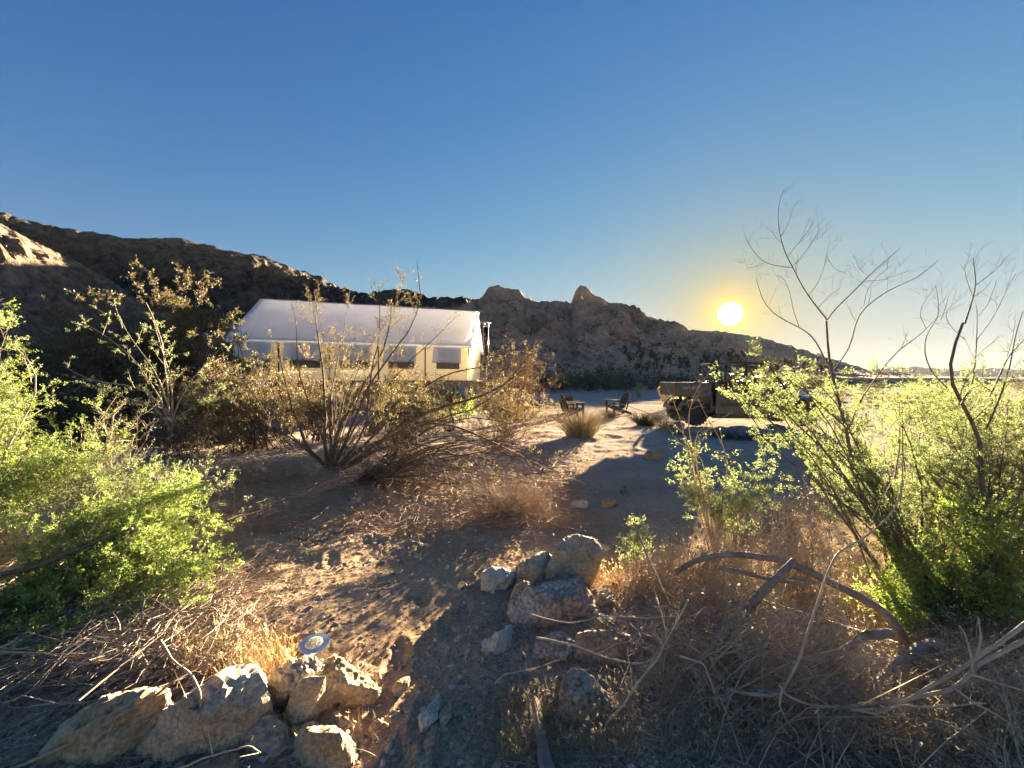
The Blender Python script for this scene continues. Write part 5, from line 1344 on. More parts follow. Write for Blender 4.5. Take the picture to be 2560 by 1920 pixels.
# ------------------------------------------------------------------ acacias at the right
AD = 2.75
t1b = base_at(2290, AD)
T1 = [
 ([tuple(t1b), *S([(2262, 1440), (2234, 1368), (2187, 1303), (2131, 1220), (2128, 1142), (2121, 1074), (2085, 960), (2070, 893), (2068, 800)], [AD, AD + .2])], 0.0177, 0.0072),
 (S([(2068, 800), (2045, 770), (2019, 741), (1981, 669), (1954, 610), (1941, 547), (1943, 510), (1957, 475)], [AD + .2, AD + .3]), 0.0061, 0.0018),
 (S([(2068, 800), (2090, 770), (2121, 741), (2171, 690), (2222, 644), (2248, 622)], [AD + .2, AD]), 0.0048, 0.0016),
 (S([(2085, 925), (2110, 890), (2138, 855), (2129, 821), (2135, 790), (2159, 766), (2213, 724), (2273, 703), (2310, 685), (2338, 652)], [AD + .2, AD + .4]), 0.0054, 0.0016),
 (S([(2072, 910), (2053, 889), (2040, 842), (1998, 817), (1960, 800), (1927, 779), (1905, 750), (1895, 712), (1893, 700)], [AD + .2, AD - .2]), 0.0054, 0.0016),
 (S([(1981, 669), (1939, 665), (1910, 657), (1884, 631), (1865, 596)], AD + .25), 0.0027, 0.0012), (S([(1910, 657), (1890, 667), (1868, 671)], AD + .25), 0.0014, 0.0011),
 (S([(1967, 648), (1985, 620), (2015, 585), (2036, 551)], AD + .28), 0.0020, 0.0011), (S([(1979, 667), (2011, 636), (2030, 605), (2051, 570)], AD + .25), 0.0020, 0.0011),
 (S([(1952, 593), (1965, 570), (1978, 540), (1984, 513)], AD + .3), 0.0017, 0.0011), (S([(1954, 608), (1940, 595), (1929, 575)], AD + .3), 0.0017, 0.0011),
 (S([(2019, 741), (2045, 710), (2060, 670), (2066, 640), (2075, 600)], AD + .22), 0.0020, 0.0011), (S([(2045, 770), (2075, 738), (2100, 720)], AD + .22), 0.0020, 0.0011),
 (S([(2066, 640), (2085, 672), (2115, 684)], AD + .22), 0.0017, 0.0011), (S([(2121, 741), (2160, 700), (2200, 702), (2273, 676)], AD + .1), 0.0020, 0.0011),
 (S([(2171, 690), (2150, 675), (2148, 672)], AD + .1), 0.0014, 0.0011), (S([(2159, 766), (2165, 730), (2185, 700), (2225, 666)], AD + .3), 0.0020, 0.0011),
 (S([(1998, 817), (1985, 780), (1975, 730), (1957, 690), (1940, 690)], AD), 0.0027, 0.0011),
 (S([(2131, 1220), (2070, 1130), (1990, 1060), (1940, 1010), (1905, 985), (1851, 965), (1815, 950)], [AD + .1, AD - .2]), 0.0082, 0.0016),
 (S([(2190, 1310), (2100, 1260), (2010, 1180), (1960, 1145), (1923, 1117), (1894, 1077), (1880, 1033), (1851, 1001), (1811, 965)], [AD, AD - .3]), 0.0082, 0.0016),
 (S([(2121, 1074), (2040, 1000), (1950, 930), (1880, 880), (1851, 845)], [AD + .1, AD]), 0.0061, 0.0016),
 (S([(2121, 1074), (2150, 1000), (2200, 930), (2240, 880), (2300, 840), (2340, 800)], [AD + .1, AD + .3]), 0.0061, 0.0016)]
bush('acacia_tree', 'acacia with bare forked shoots rising highest into the sky right of the sun', 'tree', t1b,
     [bl(1960, 980, AD, 100, 110, .3), bl(2060, 1080, AD + .2, 110, 110, .35), bl(2180, 1020, AD + .3, 110, 80, .35), bl(2150, 1180, AD, 110, 90, .3), bl(1900, 970, AD - .2, 60, 70, .2)], 250, leaftop=(1.40, .55), twigtop=1.7, leaffloor=(.2, .35), nst=32, r0=.010, l1=8, L1=.20, l2=5, L2=.08, nleaf=68000, leaf=(.0115, .0055), lm='leaf_acacia', bm_='bark_grey', loff=.009, wig=.09, up1=.08, ang=42, traced=T1, sides=5, t1=.3)
BD = 2.7
t2b = base_at(2490, BD)
T2 = [
 ([tuple(t2b), *S([(2480, 1475), (2484, 1336), (2456, 1257), (2452, 1150), (2467, 1070), (2403, 1011), (2367, 969), (2370, 927), (2391, 863), (2412, 809)], [BD, BD + .1])], 0.0190, 0.0072),
 (S([(2412, 809), (2433, 745), (2441, 712), (2436, 675), (2433, 644)], BD + .1), 0.0061, 0.0016), (S([(2441, 712), (2470, 690), (2500, 665), (2514, 640)], BD + .1), 0.0027, 0.0011),
 (S([(2432, 740), (2420, 710), (2414, 690), (2412, 660)], BD + .1), 0.0020, 0.0011),
 (S([(2403, 1011), (2437, 952), (2441, 851), (2446, 771), (2440, 760)], [BD, BD + .3]), 0.0054, 0.0016), (S([(2441, 851), (2480, 800), (2510, 740), (2540, 684)], BD + .2), 0.0027, 0.0011),
 (S([(2446, 790), (2470, 760), (2485, 720), (2492, 700)], BD + .3), 0.0020, 0.0011),
 (S([(2367, 969), (2323, 927), (2308, 872), (2315, 821), (2345, 805), (2352, 790), (2342, 740), (2338, 715)], [BD, BD - .1]), 0.0048, 0.0011), (S([(2352, 800), (2365, 762), (2370, 745)], BD), 0.0020, 0.0011),
 (S([(2315, 821), (2300, 790), (2305, 765), (2322, 738)], BD - .1), 0.0020, 0.0011), (S([(2412, 850), (2380, 820), (2362, 790), (2370, 770), (2385, 758)], BD + .1), 0.0020, 0.0011),
 (S([(2471, 999), (2492, 956), (2517, 893), (2560, 847), (2600, 800)], [BD, BD + .3]), 0.0061, 0.0016), (S([(2467, 1070), (2500, 1000), (2530, 900), (2545, 820), (2560, 775)], [BD, BD - .2]), 0.0061, 0.0016),
 (S([(2480, 980), (2450, 960), (2430, 925), (2440, 905)], BD), 0.0034, 0.0011), (S([(2517, 893), (2530, 850), (2538, 800)], BD + .2), 0.0020, 0.0011),
 (S([(2484, 1336), (2540, 1250), (2600, 1180)], [BD, BD - .2]), 0.0082, 0.0032), (S([(2456, 1257), (2400, 1220), (2340, 1190), (2300, 1140)], [BD, BD + .2]), 0.0068, 0.0016)]
bush('acacia_tree', 'acacia with a dark twisting trunk and bare zigzag shoots at the right edge', 'tree', t2b,
     [bl(2420, 1150, BD + .3, 150, 110, .4), bl(2330, 1260, BD + .2, 120, 100, .35), bl(2500, 1280, BD, 100, 110, .3), bl(2460, 1040, BD + .5, 110, 70, .35), bl(2560, 1080, BD + .3, 90, 90, .3)], 251, leaftop=(1.30, .5), twigtop=1.6, leaffloor=(.12, .3), nst=34, r0=.011, l1=8, L1=.20, l2=5, L2=.08, nleaf=68000, leaf=(.0115, .0055), lm='leaf_acacia', bm_='bark_grey', loff=.009, wig=.10, up1=.07, ang=45, traced=T2, sides=5, t1=.3)
bush('acacia_bush', 'dense green acacia mass between the two bare-topped trees', 'bush', base_at(2330, 3.5),
     [bl(2300, 1120, 3.6, 150, 100, .5), bl(2200, 1200, 3.4, 120, 110, .4), bl(2380, 1010, 3.9, 150, 55, .5), bl(2300, 1330, 3.1, 130, 80, .4), bl(2480, 1180, 3.4, 110, 130, .4)], 252, leaffloor=(.12, .3), nst=70, r0=.008, l1=8, L1=.26, l2=5, L2=.11, nleaf=90000, leaf=(.0125, .006), lm='leaf_acacia', bm_='bark_grey', loff=.01, up1=.05)
bush('acacia_bush', 'shaded deep green bush with feathery leaves at the foot of the right-hand trunk', 'bush', base_at(2370, 2.5),
     [bl(2280, 1400, 2.5, 110, 70, .25), bl(2400, 1440, 2.4, 130, 90, .3), bl(2520, 1420, 2.5, 90, 110, .3), bl(2230, 1480, 2.35, 60, 50, .15), bl(2480, 1300, 2.5, 110, 80, .3)], 253, nst=60, r0=.007, l1=8, L1=.18, l2=5, L2=.08, nleaf=52000, leaf=(.014, .0065), lm='leaf_green', bm_='bark_grey', loff=.008)
bush('acacia_bush', 'bright leafy bush behind the dense acacia at the far right', 'bush', base_at(2480, 5.2),
     [bl(2450, 990, 5.2, 170, 40, .8), bl(2250, 1010, 5.2, 110, 40, .6), bl(2560, 1060, 5, 120, 100, .7)], 254, nst=50, r0=.010, l1=8, L1=.35, l2=5, L2=.15, nleaf=26000, leaf=(.022, .010), lm='leaf_acacia', bm_='bark_grey', loff=.014)
bush('acacia_bush', 'small lime-green acacia with bare curling shoots right of the open ground', 'bush', base_at(1810, 3.35),
     [bl(1790, 1200, 3.35, 120, 45, .25), bl(1870, 1240, 3.2, 80, 45, .2), bl(1720, 1180, 3.4, 35, 40, .15), bl(1930, 1180, 3.3, 70, 60, .2)], 255, leaftop=(.80, .35), nst=22, r0=.006, l1=8, L1=.16, l2=4, L2=.07, nleaf=16000, leaf=(.014, .0075), lm='leaf_acacia', bm_='twig_pale', loff=.009, wig=.12,
     traced=[([tuple(base_at(1790, 3.35))] + wp_(p, [3.3, 3.1]), .009, .0016) for p in (
       [(1760, 1280), (1725, 1170), (1705, 1060), (1700, 1040), (1680, 1010), (1672, 980)], [(1750, 1200), (1715, 1060), (1720, 1000), (1745, 960), (1780, 915)], [(1740, 1200), (1720, 1070), (1640, 1045), (1570, 1012), (1530, 1005)],
       [(1750, 1200), (1730, 1070), (1760, 1065), (1820, 1040), (1832, 1030)], [(1770, 1240), (1760, 1150), (1730, 1110), (1700, 1130), (1668, 1060)], [(1800, 1260), (1820, 1180), (1818, 1120), (1760, 1040), (1740, 990)])])
bush('acacia_bush', 'single lime-green leafy spray above the dry stalks behind the rock heap', 'bush', base_at(1600, 2.95), [bl(1572, 1310, 2.95, 38, 42, .1), bl(1600, 1345, 2.9, 20, 20, .06)], 256, nst=8, r0=.005, l1=6, L1=.11, l2=4, L2=.05, nleaf=2000, leaf=(.014, .007), lm='leaf_acacia', bm_='twig_brown', wig=.1)
bush('dry_bush', 'reddish leafless brush between the lime acacia and the log', 'dead bush', base_at(2010, 2.9),
     [bl(1980, 1300, 2.9, 160, 80, .35), bl(2080, 1230, 3.0, 100, 70, .3), bl(1850, 1340, 2.9, 120, 50, .3)], 257, nst=36, r0=.005, l1=6, L1=.24, l2=5, L2=.11, nleaf=1500, leaf=(.014, .006), lm='straw', bm_='twig_mauve', wig=.12)

# ------------------------------------------------------------------ dead brush, logs and long bare shoots, lower right
bush('dry_bush', 'dark dead bush of drooping thin twigs right of the rock heap', 'dead bush', base_at(1800, 2.15),
     [bl(1820, 1560, 2.1, 160, 90, .35), bl(1760, 1490, 2.3, 110, 60, .3), bl(1900, 1680, 1.9, 160, 90, .3), bl(1760, 1650, 1.95, 110, 90, .25)], 260, nst=90, r0=.0045, l1=6, L1=.26, l2=3, L2=.12, nleaf=0, bm_='twig_brown', wig=.10, bulge=.45, spread=.16, up1=-.05)
bush('dry_bush', 'wiry dead shrub whose dark twigs cross above the flat rocks', 'dead bush', base_at(1690, 2.75),
     [bl(1680, 1420, 2.7, 120, 50, .3), bl(1780, 1400, 2.8, 130, 50, .3), bl(1670, 1470, 2.6, 60, 50, .25)], 261, nst=60, r0=.005, l1=7, L1=.26, l2=3, L2=.11, nleaf=400, leaf=(.014, .006), lm='straw', bm_='twig_brown', wig=.13, bulge=.3, spread=.12, up1=0)
bush('dry_bush', 'mass of dead stalks cut by the bottom edge right of the middle', 'dead bush', base_at(2020, 1.72),
     [bl(1950, 1800, 1.65, 220, 90, .25), bl(2150, 1790, 1.7, 200, 90, .25), bl(2080, 1650, 1.9, 170, 80, .3)], 262, nst=70, r0=.004, l1=6, L1=.2, l2=3, L2=.09, nleaf=900, leaf=(.012, .005), lm='straw', bm_='twig_brown', wig=.12, bulge=.4, spread=.25, up1=-.02)
bush('dry_bush', 'straw-coloured dead weed filling the bottom right corner', 'dead bush', base_at(2440, 1.72),
     [bl(2450, 1790, 1.7, 150, 110, .25), bl(2330, 1850, 1.6, 140, 70, .2), bl(2520, 1700, 1.8, 110, 80, .25)], 263, nst=110, r0=.004, l1=7, L1=.17, l2=4, L2=.07, nleaf=9000, leaf=(.013, .005), lm='straw', bm_='twig_pale', wig=.12, bulge=.2, spread=.3, up1=.04)
bush('dry_bush', 'pale springy dead shrub whose curved shoots stand out against the dark brush', 'dead bush', base_at(1900, 1.9),
     [bl(1850, 1640, 1.85, 200, 110, .25), bl(2030, 1600, 1.9, 160, 110, .3), bl(1760, 1720, 1.75, 110, 80, .2), bl(2200, 1680, 1.8, 160, 90, .25)], 264, nst=110, r0=.0032, l1=5, L1=.24, l2=3, L2=.08, nleaf=500, leaf=(.012, .005), lm='straw', bm_='twig_pale', wig=.09, bulge=.5, spread=.22, up1=.05)
bush('dry_bush', 'wispy pale dead twigs between the lime acacia and the leaning branch', 'dead bush', base_at(1900, 2.5),
     [bl(1850, 1340, 2.6, 140, 60, .25), bl(1980, 1300, 2.6, 140, 90, .3), bl(2090, 1420, 2.4, 100, 90, .25)], 265, nst=50, r0=.0035, l1=6, L1=.22, l2=3, L2=.09, nleaf=0, bm_='twig_pale', wig=.12, bulge=.3, spread=.25, up1=.03)
def limb(name, label, cat, pts, d, ra, rb, mat, seed, sides=10, kinks=.006, twigs=0, group=None, tl=.2, stubs=0, n=40):
    r = np.random.default_rng(seed); P = smooth_poly(resample(wp_(pts, d), n), 2)[None]
    L = np.linalg.norm(P[0, 0] - P[0, -1]); P[0] += np.stack([fbm(np.stack([np.linspace(0, 5, n), np.full(n, seed * 3.1 + k), np.zeros(n)], axis=1), 3) for k in range(3)], axis=1) * kinks * L
    R = np.linspace(ra, rb, n)[None] * (1 + .16 * fbm(np.stack([np.linspace(0, 9, n), np.full(n, seed * 1.7), np.zeros(n)], axis=1), 3)[None])
    mb = MB(); mb.tube(P[0], R[0], sides)
    root = mb.build(name, M[mat], None, smooth=True); tag(root, label, cat, group)
    if twigs:
        pl = Plant(); Q, q = grow(r, P, R, twigs, tl, ang=45, up=.03, wig=.12, n=7, rf=.6, tmin=.25, rmax=rb * 1.4); pl.add(Q, q, 4)
        Q2, q2 = grow(r, Q, q, 3, tl * .4, ang=50, wig=.12, n=4, rf=.6); pl.add(Q2, q2, 3)
        tag(pl.build('twigs', M[mat], root), kind='stuff')
    if stubs:
        pl = Plant(); Q, q = grow(r, P, R, stubs, ra * 2.2, ang=65, wig=.05, n=3, rf=.5, tip=.7, rmin=ra * .18); pl.add(Q, q, 6); pl.build('stub', M[mat], root)
    return root
limb('log', 'long arched grey log bridging the dead brush at the right', 'log', [(1690, 1430), (1730, 1405), (1785, 1390), (1862, 1386), (1969, 1402), (2062, 1449), (2141, 1486), (2201, 1523), (2240, 1560), (2262, 1610)], [2.5, 2.15], .014, .026, 'log', 1, stubs=5, sides=14)
limb('log', 'dark leaning branch propped under the arched log', 'log', [(1985, 1402), (1940, 1448), (1895, 1493), (1850, 1540), (1812, 1580), (1780, 1630)], [2.2, 2.0], .019, .024, 'log', 2, stubs=2, sides=12)
limb('log', 'twisted root-like dead branch lying in the straw below the arched log', 'log', [(2225, 1582), (2170, 1590), (2127, 1606), (2100, 1634), (2062, 1638), (2050, 1655), (2043, 1672)], [2.0, 1.85], .022, .010, 'log', 3, kinks=.02, stubs=2)
limb('log', 'bent grey log lying in the shade left of the green bush foot', 'log', [(2345, 1610), (2303, 1619), (2261, 1650), (2215, 1705), (2187, 1740), (2150, 1790)], [2.05, 1.8], .030, .030, 'log', 4, stubs=3)
limb('log', 'thin straight log leaning beside the arched one', 'log', [(1800, 1420), (1860, 1432), (1930, 1450), (2000, 1458), (2050, 1456)], [2.35, 2.2], .011, .009, 'log', 5)
for i, (lb_, pts, d, ra, rb, mt, tw) in enumerate((
    ('upper of two long pale branches sweeping in from the right edge', [(2600, 1540), (2560, 1563), (2442, 1646), (2340, 1707), (2271, 1749), (2210, 1775), (2127, 1774)], [1.75, 1.55], .009, .004, 'twig_pale', 0),
    ('long pale branch curving low under the upper one and up to the left', [(2600, 1580), (2560, 1600), (2470, 1650), (2440, 1662), (2415, 1702), (2373, 1725), (2257, 1749), (2118, 1768), (2015, 1763), (1955, 1732), (1950, 1712)], [1.72, 1.6], .0095, .0045, 'twig_pale', 5),
    ('tall pale vine-like shoot climbing from the brush to the upper green leaves', [(1955, 1728), (1997, 1651), (2020, 1580), (2043, 1503), (2070, 1430), (2094, 1382), (2130, 1360), (2187, 1331), (2225, 1290), (2247, 1257), (2256, 1200), (2257, 1150)], [1.65, 1.95], .0055, .003, 'twig_pale', 3),
    ('thick pale stub running left from the fork of the pale branches', [(1820, 1722), (1870, 1734), (1920, 1738), (1955, 1730)], 1.62, .007, .008, 'twig_brown', 0),
    ('forked pale twig standing up from the pale branches', [(2431, 1690), (2428, 1640), (2412, 1585), (2398, 1563)], 1.62, .006, .0025, 'twig_pale', 2),
    ('pale twig curving upright beside the fork', [(2436, 1650), (2448, 1620), (2452, 1591), (2445, 1542)], 1.62, .005, .0025, 'twig_pale', 0),
    ('pale twig slanting down to the right edge below the fork', [(2425, 1686), (2470, 1700), (2510, 1712), (2575, 1732)], 1.6, .005, .0025, 'twig_pale', 0),
    ('pale twig slanting to the bottom right corner', [(2391, 1725), (2440, 1760), (2489, 1786), (2575, 1838)], 1.56, .0045, .0025, 'twig_pale', 1),
    ('pale twig looping under the long branches', [(2127, 1774), (2187, 1785), (2248, 1763), (2330, 1768), (2466, 1758)], 1.56, .0042, .002, 'twig_pale', 1),
    ('thin pale twig arching from the fork down to the left', [(1955, 1725), (1948, 1760), (1965, 1800), (1993, 1832), (2000, 1890)], 1.6, .004, .002, 'twig_pale', 2),
    ('long thin pale shoot crossing in front of the broad brown rock', [(1340, 1594), (1433, 1612), (1517, 1645), (1590, 1662), (1640, 1650), (1690, 1560), (1720, 1500)], [2.0, 1.85], .005, .003, 'twig_pale', 5),
    ('pale shoot with a forked foot over the banded rock', [(1512, 1812), (1560, 1760), (1600, 1700), (1650, 1640), (1668, 1590), (1650, 1520), (1640, 1495)], [1.65, 1.9], .005, .003, 'twig_pale', 6),
    ('thin arching shoot over the top of the mauve block', [(1325, 1535), (1400, 1555), (1430, 1560), (1500, 1540), (1620, 1545), (1700, 1540)], [2.1, 2.0], .0032, .002, 'twig_pale', 4),
    ('drooping reddish shoot left of the dark dead bush', [(1600, 1340), (1620, 1400), (1700, 1560), (1760, 1660), (1795, 1780)], [2.2, 1.8], .004, .002, 'twig_mauve', 5),
    ('pale bent shoot in front of the dark brush near the bottom', [(1700, 1640), (1760, 1660), (1790, 1740), (1800, 1780)], 1.7, .004, .002, 'twig_pale', 3),
    ('forked dry stalk low beside the rock heap', [(1238, 1708), (1262, 1685), (1300, 1679), (1340, 1670), (1400, 1650)], 1.85, .003, .0015, 'twig_pale', 3))):
    limb('dead_branch', lb_, 'branch', pts, d, ra, rb, mt, 20 + i, sides=8, kinks=.004, twigs=tw, stubs=3 if tw else 0, tl=.22)
# left side
limb('dead_branch', 'bare forked stick lying up over the left rocks', 'branch', [(28, 1925), (110, 1890), (190, 1850), (300, 1790), (380, 1745), (450, 1690), (535, 1650)], [1.5, 1.65], .006, .004, 'twig_brown', 50, sides=8, twigs=3)
limb('dead_branch', 'thin white stick hanging down over the big boulder', 'branch', [(400, 1600), (430, 1650), (480, 1685), (500, 1730), (505, 1790), (525, 1840), (531, 1888)], [1.62, 1.52], .004, .003, 'twig_pale', 51, sides=8, twigs=0)
limb('dead_branch', 'pale forked stick across the bottom of the big boulder', 'branch', [(440, 1925), (500, 1900), (560, 1880), (625, 1864), (651, 1882)], 1.46, .004, .0022, 'twig_pale', 52, sides=8, twigs=1, tl=.1)
limb('dead_branch', 'dark fallen branch half hidden in the brush pile behind the golden grass', 'branch', [(330, 1600), (430, 1612), (530, 1598), (650, 1600), (720, 1600), (790, 1583)], [2.15, 2.25], .014, .010, 'log', 53, stubs=3)
limb('dead_branch', 'thick dark limb low through the left green bush', 'branch', [(-20, 1440), (80, 1420), (180, 1380), (260, 1345), (330, 1320)], 2.45, .016, .008, 'bark_grey', 54, stubs=3, twigs=4)
limb('dead_branch', 'dark crooked stick on the sunlit path side', 'branch', [(722, 1340), (760, 1350), (800, 1352), (830, 1358)], 3.68, .010, .006, 'bark_dark', 55, stubs=2)
limb('dead_branch', 'short black stick slanting on the path beyond the lamp', 'branch', [(770, 1345), (800, 1365), (815, 1382)], 3.6, .009, .006, 'bark_dark', 56, stubs=2)
def board():
    a = W(1328, 1765, 1.80); b = W(1372, 1940, 1.50); a[2] = zg1(a[0], a[1]) + .03; b[2] = zg1(b[0], b[1]) + .03
    n = 14; mb = MB(); r = np.random.default_rng(5)
    d = (b - a) / np.linalg.norm(b - a); s = np.array((d[1], -d[0], 0))
    def fn(u, v):
        P = a[None] + (b - a)[None] * u[:, None] + s[None] * ((v - .5) * .045 * (1 + .1 * np.sin(u * 9)))[:, None]
        P[:, 2] += .004 * np.sin(v * 20 + u * 2); return P
    mb.grid(fn, 24, 12); o = mb.build('board', M['log'], None, solid=.018); tag(o, 'weathered grey splintered board lying among the dry grass at the bottom', 'board')
board()

# ------------------------------------------------------------------ litter, pebbles, brushwood, grass: what nobody could count
def scatter_xy(r, n, d0, d1, x0=-1.45, x1=1.45, p=1.0):
    u = r.uniform(0, 1, n); d = 1.0 / (1 / d0 + (1 / d1 - 1 / d0) * u); return r.uniform(x0, x1, n) * d, d
def path_mask(x, y):        # 1 away from the worn path, low on it
    c = -.45 - .27 * (y - 1.6) + .06 * np.sin(y * 2.3)
    return 1 - .95 * np.exp(-((x - c) / (.34 + .09 * y)) ** 4) * (1 - smooth01((y - 4.6) / 2))
def pebbles():
    r = np.random.default_rng(400); n = 14000
    x, y = scatter_xy(r, n, 1.25, 26); s = .0035 + .013 * r.uniform(0, 1, n) ** 5 + y * .0009
    z = zg(x, y)
    ico = np.array([(0, 0, 1), (.89, 0, .45), (.28, .85, .45), (-.72, .53, .45), (-.72, -.53, .45), (.28, -.85, .45), (.72, .53, -.45), (-.28, .85, -.45), (-.89, 0, -.45), (-.28, -.85, -.45), (.72, -.53, -.45), (0, 0, -1)])
    fc = np.array([(0, 1, 2), (0, 2, 3), (0, 3, 4), (0, 4, 5), (0, 5, 1), (1, 6, 2), (2, 7, 3), (3, 8, 4), (4, 9, 5), (5, 10, 1), (2, 6, 7), (3, 7, 8), (4, 8, 9), (5, 9, 10), (1, 10, 6)])
    V = ico[None] * r.uniform(.6, 1.25, (n, 12, 1)) * (s[:, None, None] * np.stack([r.uniform(.8, 1.6, n), r.uniform(.8, 1.4, n), r.uniform(.45, .9, n)], axis=1)[:, None])
    V = V + np.stack([x, y, z + s * .15], axis=1)[:, None]
    F = fc[None] + (np.arange(n) * 12)[:, None, None]
    pm = leaf_mat('gravel', (0.16, 0.12, 0.09), (0.50, 0.43, 0.35), (0, 0, 0), 0.0, gloss=.01)
    o = mesh_np('gravel', V.reshape(-1, 3), F.reshape(-1, 3), pm); tag(o, 'loose gravel strewn over the ground', 'gravel', kind='stuff')
pebbles()
def litter():
    r = np.random.default_rng(401); n = 90000
    x, y = scatter_xy(r, n, 1.25, 9.5); keep = r.uniform(0, 1, n) < path_mask(x, y) * (.25 + .75 * smooth01(.5 + 1.2 * fbm(xy0(x, y, .9, 5), 2))); x, y = x[keep], y[keep]; n = len(x)
    z = zg(x, y) + r.uniform(.001, .010, n); c = np.stack([x, y, z], axis=1)
    a = nrm(r.normal(size=(n, 3)) * (1, 1, .35)); b = nrm(np.cross(a, r.normal(size=(n, 3)) * (.3, .3, 1)))
    l = (.010 + .016 * r.uniform(0, 1, n) ** 2) * (1 + y * .05); w = l * r.uniform(.2, .5, n)
    V = np.stack([c, c + a * (l * .5)[:, None] + b * w[:, None] * .5, c + a * l[:, None], c + a * (l * .5)[:, None] - b * w[:, None] * .5], axis=1).reshape(-1, 3)
    lm = leaf_mat('leaf_litter', (0.07, 0.045, 0.025), (0.36, 0.25, 0.14), (0.3, 0.2, 0.1), .2)
    o = mesh_np('leaf_litter', V, np.arange(len(V)).reshape(-1, 4), lm); tag(o, 'dry leaf litter on the ground', 'litter', kind='stuff')
litter()
def sticks(name, label, n, area, lmin, lmax, rad, mat, seed, lift=.02, tilt=.12, mask=True):
    r = np.random.default_rng(seed)
    if callable(area): x, y = area(r, n)
    else: x, y = scatter_xy(r, n, *area)
    if mask:
        k = r.uniform(0, 1, len(x)) < path_mask(x, y) ** 1.5; x, y = x[k], y[k]
    n = len(x); L = r.uniform(0, 1, n) ** 1.5 * (lmax - lmin) + lmin; L = L * (1 + y * .06)
    a = r.uniform(0, 2 * math.pi, n); d = np.stack([np.cos(a), np.sin(a), r.normal(size=n) * tilt], axis=1)
    q = 5; t = np.linspace(-.5, .5, q)
    P = np.stack([x, y, zg(x, y) + r.uniform(0, 1, n) ** 2 * lift + rad], axis=1)[:, None] + d[:, None] * L[:, None, None] * t[None, :, None]
    P = P + np.cumsum(r.normal(size=(n, q, 3)) * (.08, .08, .03), axis=1) * L[:, None, None]
    P[..., 2] = np.maximum(P[..., 2], zg(P[..., 0].ravel(), P[..., 1].ravel(), False).reshape(n, q) + rad * .5)
    R = (rad * r.uniform(.4, 1.2, (n, 1)) * (1 + y[:, None] * .07)) * np.linspace(1, .5, q)[None]
    pl = Plant(); pl.add(P, R, 3); o = pl.build(name, M[mat], None); tag(o, label, 'twigs', kind='stuff')
sticks('fallen_twigs', 'small fallen twigs scattered over the ground', 7500, (1.25, 9.0), .04, .22, .0016, 'twig_brown', 410)
sticks('pale_fallen_twigs', 'small pale fallen twigs scattered over the ground', 5000, (1.25, 8.0), .04, .20, .0014, 'twig_pale', 411)
def heap(cx, cy, sx, sy): return lambda r, n: (cx + r.normal(size=n) * sx, np.maximum(cy + r.normal(size=n) * sy, 1.28))
def pxarea(x0, x1, y0, y1):
    def f(r, n):
        px = r.uniform(x0, x1, n); py = r.uniform(y0, y1, n); d = CAM_H * 1000 / (py - 945); return (px - 1280) / 1000 * d, d
    return f
sticks('brush_pile', 'pile of pale dead twigs under the left green bush', 2600, pxarea(-150, 600, 1470, 1725), .10, .42, .0018, 'twig_pale', 412, lift=.16, tilt=.16, mask=False)
sticks('dark_brush_pile', 'shaded dark twigs under the left green bush', 1700, pxarea(-150, 600, 1430, 1740), .12, .5, .0034, 'twig_brown', 413, lift=.12, tilt=.15, mask=False)
sticks('right_brush_pile', 'dark dead twigs matted under the right-hand brush', 1300, pxarea(1620, 2650, 1480, 1900), .08, .4, .0017, 'twig_brown', 414, lift=.16, tilt=.25, mask=False)
sticks('far_brush_pile', 'brown twigs matted under the middle creosote', 4200, pxarea(420, 1450, 1120, 1330), .1, .5, .0030, 'twig_brown', 415, lift=.10, tilt=.1, mask=False)

def straw_field(name, label, area, n, h, mat, seed, lean=.5, blade=.0016, heads=.5, lie=.15, hvar=.5):
    r = np.random.default_rng(seed); x, y = area(r, n); n = len(x)
    a = r.uniform(0, 2 * math.pi, n); H = h * r.uniform(1 - hvar, 1.15, n); ln = lean * np.abs(r.normal(size=n)); ly = r.uniform(0, 1, n) < lie; ln = np.where(ly, 1.6, ln); H = np.where(ly, H * .35, H)
    o_ = np.stack([np.cos(a), np.sin(a), np.zeros(n)], axis=1) * (H * ln)[:, None]
    t = np.linspace(0, 1, 5)[None, :, None]
    P = np.stack([x, y, zg(x, y) - .005], axis=1)[:, None] + o_[:, None] * t ** 1.5 + np.array((0, 0, 1)) * H[:, None, None] * (t - .12 * t ** 3)
    R = blade * r.uniform(.5, 1.1, (n, 1)) * np.array([.6, .5, .42, .3, .12])[None]
    pl = Plant(); pl.add(P, R, 3)
    nh = int(n * heads)
    if nh:
        k = r.integers(0, n, nh); k = np.repeat(k, 5); V, F = leaves(r, P[k, 3:], len(k), .014, .0045, off=.002, follow=1.6, tmin=.4); pl.raw(V, F)
    o = pl.build(name, M[mat], None); tag(o, label, 'grass', kind='stuff')
straw_field('golden_grass', 'sunlit golden dry grass behind the lower left rocks', pxarea(440, 740, 1640, 1745), 1500, .17, 'straw_gold', 420, lean=.28, blade=.0021, heads=.15)
straw_field('dry_grass', 'dry grass stalks with seed heads below the path-side rock heap', pxarea(1250, 1600, 1740, 1905), 1100, .15, 'straw', 421, lean=.35, blade=.0014, heads=.30)
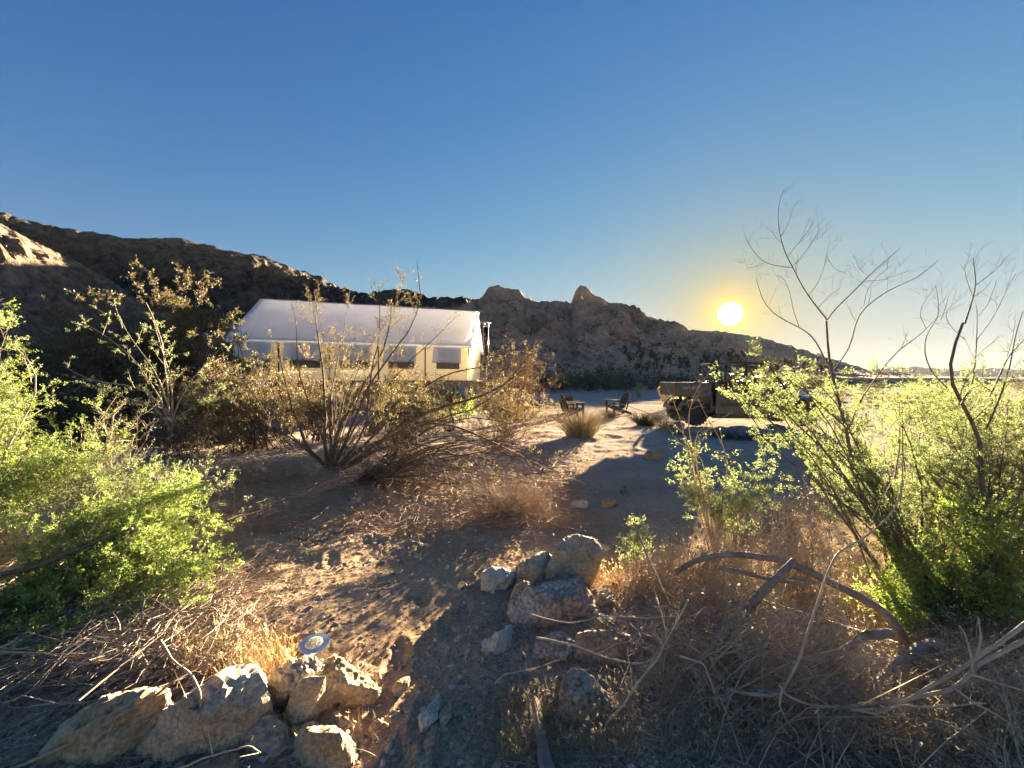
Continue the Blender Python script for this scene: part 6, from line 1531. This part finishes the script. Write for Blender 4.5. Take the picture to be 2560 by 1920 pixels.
straw_field('dry_grass_right', 'tawny dry grass among the dead brush at the lower right', pxarea(1640, 2640, 1560, 1905), 4200, .17, 'straw', 422, lean=.5, blade=.0014, heads=.35)
straw_field('dry_grass_behind', 'pale dry grass behind the rock heap and the log', pxarea(1560, 2500, 1400, 1540), 2800, .20, 'straw', 423, lean=.4, blade=.0018, heads=.35)
straw_field('short_straw', 'short flattened straw at the foot of the rock heap', pxarea(1180, 1480, 1720, 1915), 2200, .07, 'straw', 424, lean=1.2, blade=.0011, heads=0, lie=.5)
straw_field('thin_weeds', 'thin scattered weeds along the path edges', pxarea(560, 1480, 1250, 1500), 420, .085, 'straw', 425, lean=.4, blade=.0017, heads=.6)
straw_field('weeds_by_rocks', 'thin weeds rooted between the left rocks', pxarea(600, 960, 1680, 1900), 320, .09, 'straw_gold', 426, lean=.5, blade=.0011, heads=.3)
straw_field('far_weeds', 'dry weeds under the creosote and along the gravel edge', pxarea(300, 1500, 1080, 1250), 2600, .16, 'straw', 427, lean=.6, blade=.003, heads=.4)
straw_field('rock_heap_grass', 'golden stalks behind the tallest rock', pxarea(1475, 1560, 1455, 1500), 160, .17, 'straw_gold', 428, lean=.25, blade=.0018, heads=.5)
# ------------------------------------------------------------------ the air
def build_haze():
    m, nt, N, L = new_mat('air_haze')
    out = N.new('ShaderNodeOutputMaterial')
    v = N.new('ShaderNodeVolumePrincipled')
    v.inputs['Color'].default_value = (0.95, 0.95, 0.97, 1)
    v.inputs['Density'].default_value = HAZE
    v.inputs['Anisotropy'].default_value = 0.25
    L.new(v.outputs[0], out.inputs['Volume'])
    bm = bmesh.new()
    bmesh.ops.create_cube(bm, size=1.0)
    x0, x1, y0, y1, z0, z1 = -1900, 3600, -1900, 1900, -75, 90
    for q in bm.verts:
        q.co = Vector((x0 if q.co.x < 0 else x1, y0 if q.co.y < 0 else y1, z0 if q.co.z < 0 else z1))
    o = bm_obj('haze', bm, m)
    tag(o, kind='stuff')
HAZE = 2.2e-5
build_haze()
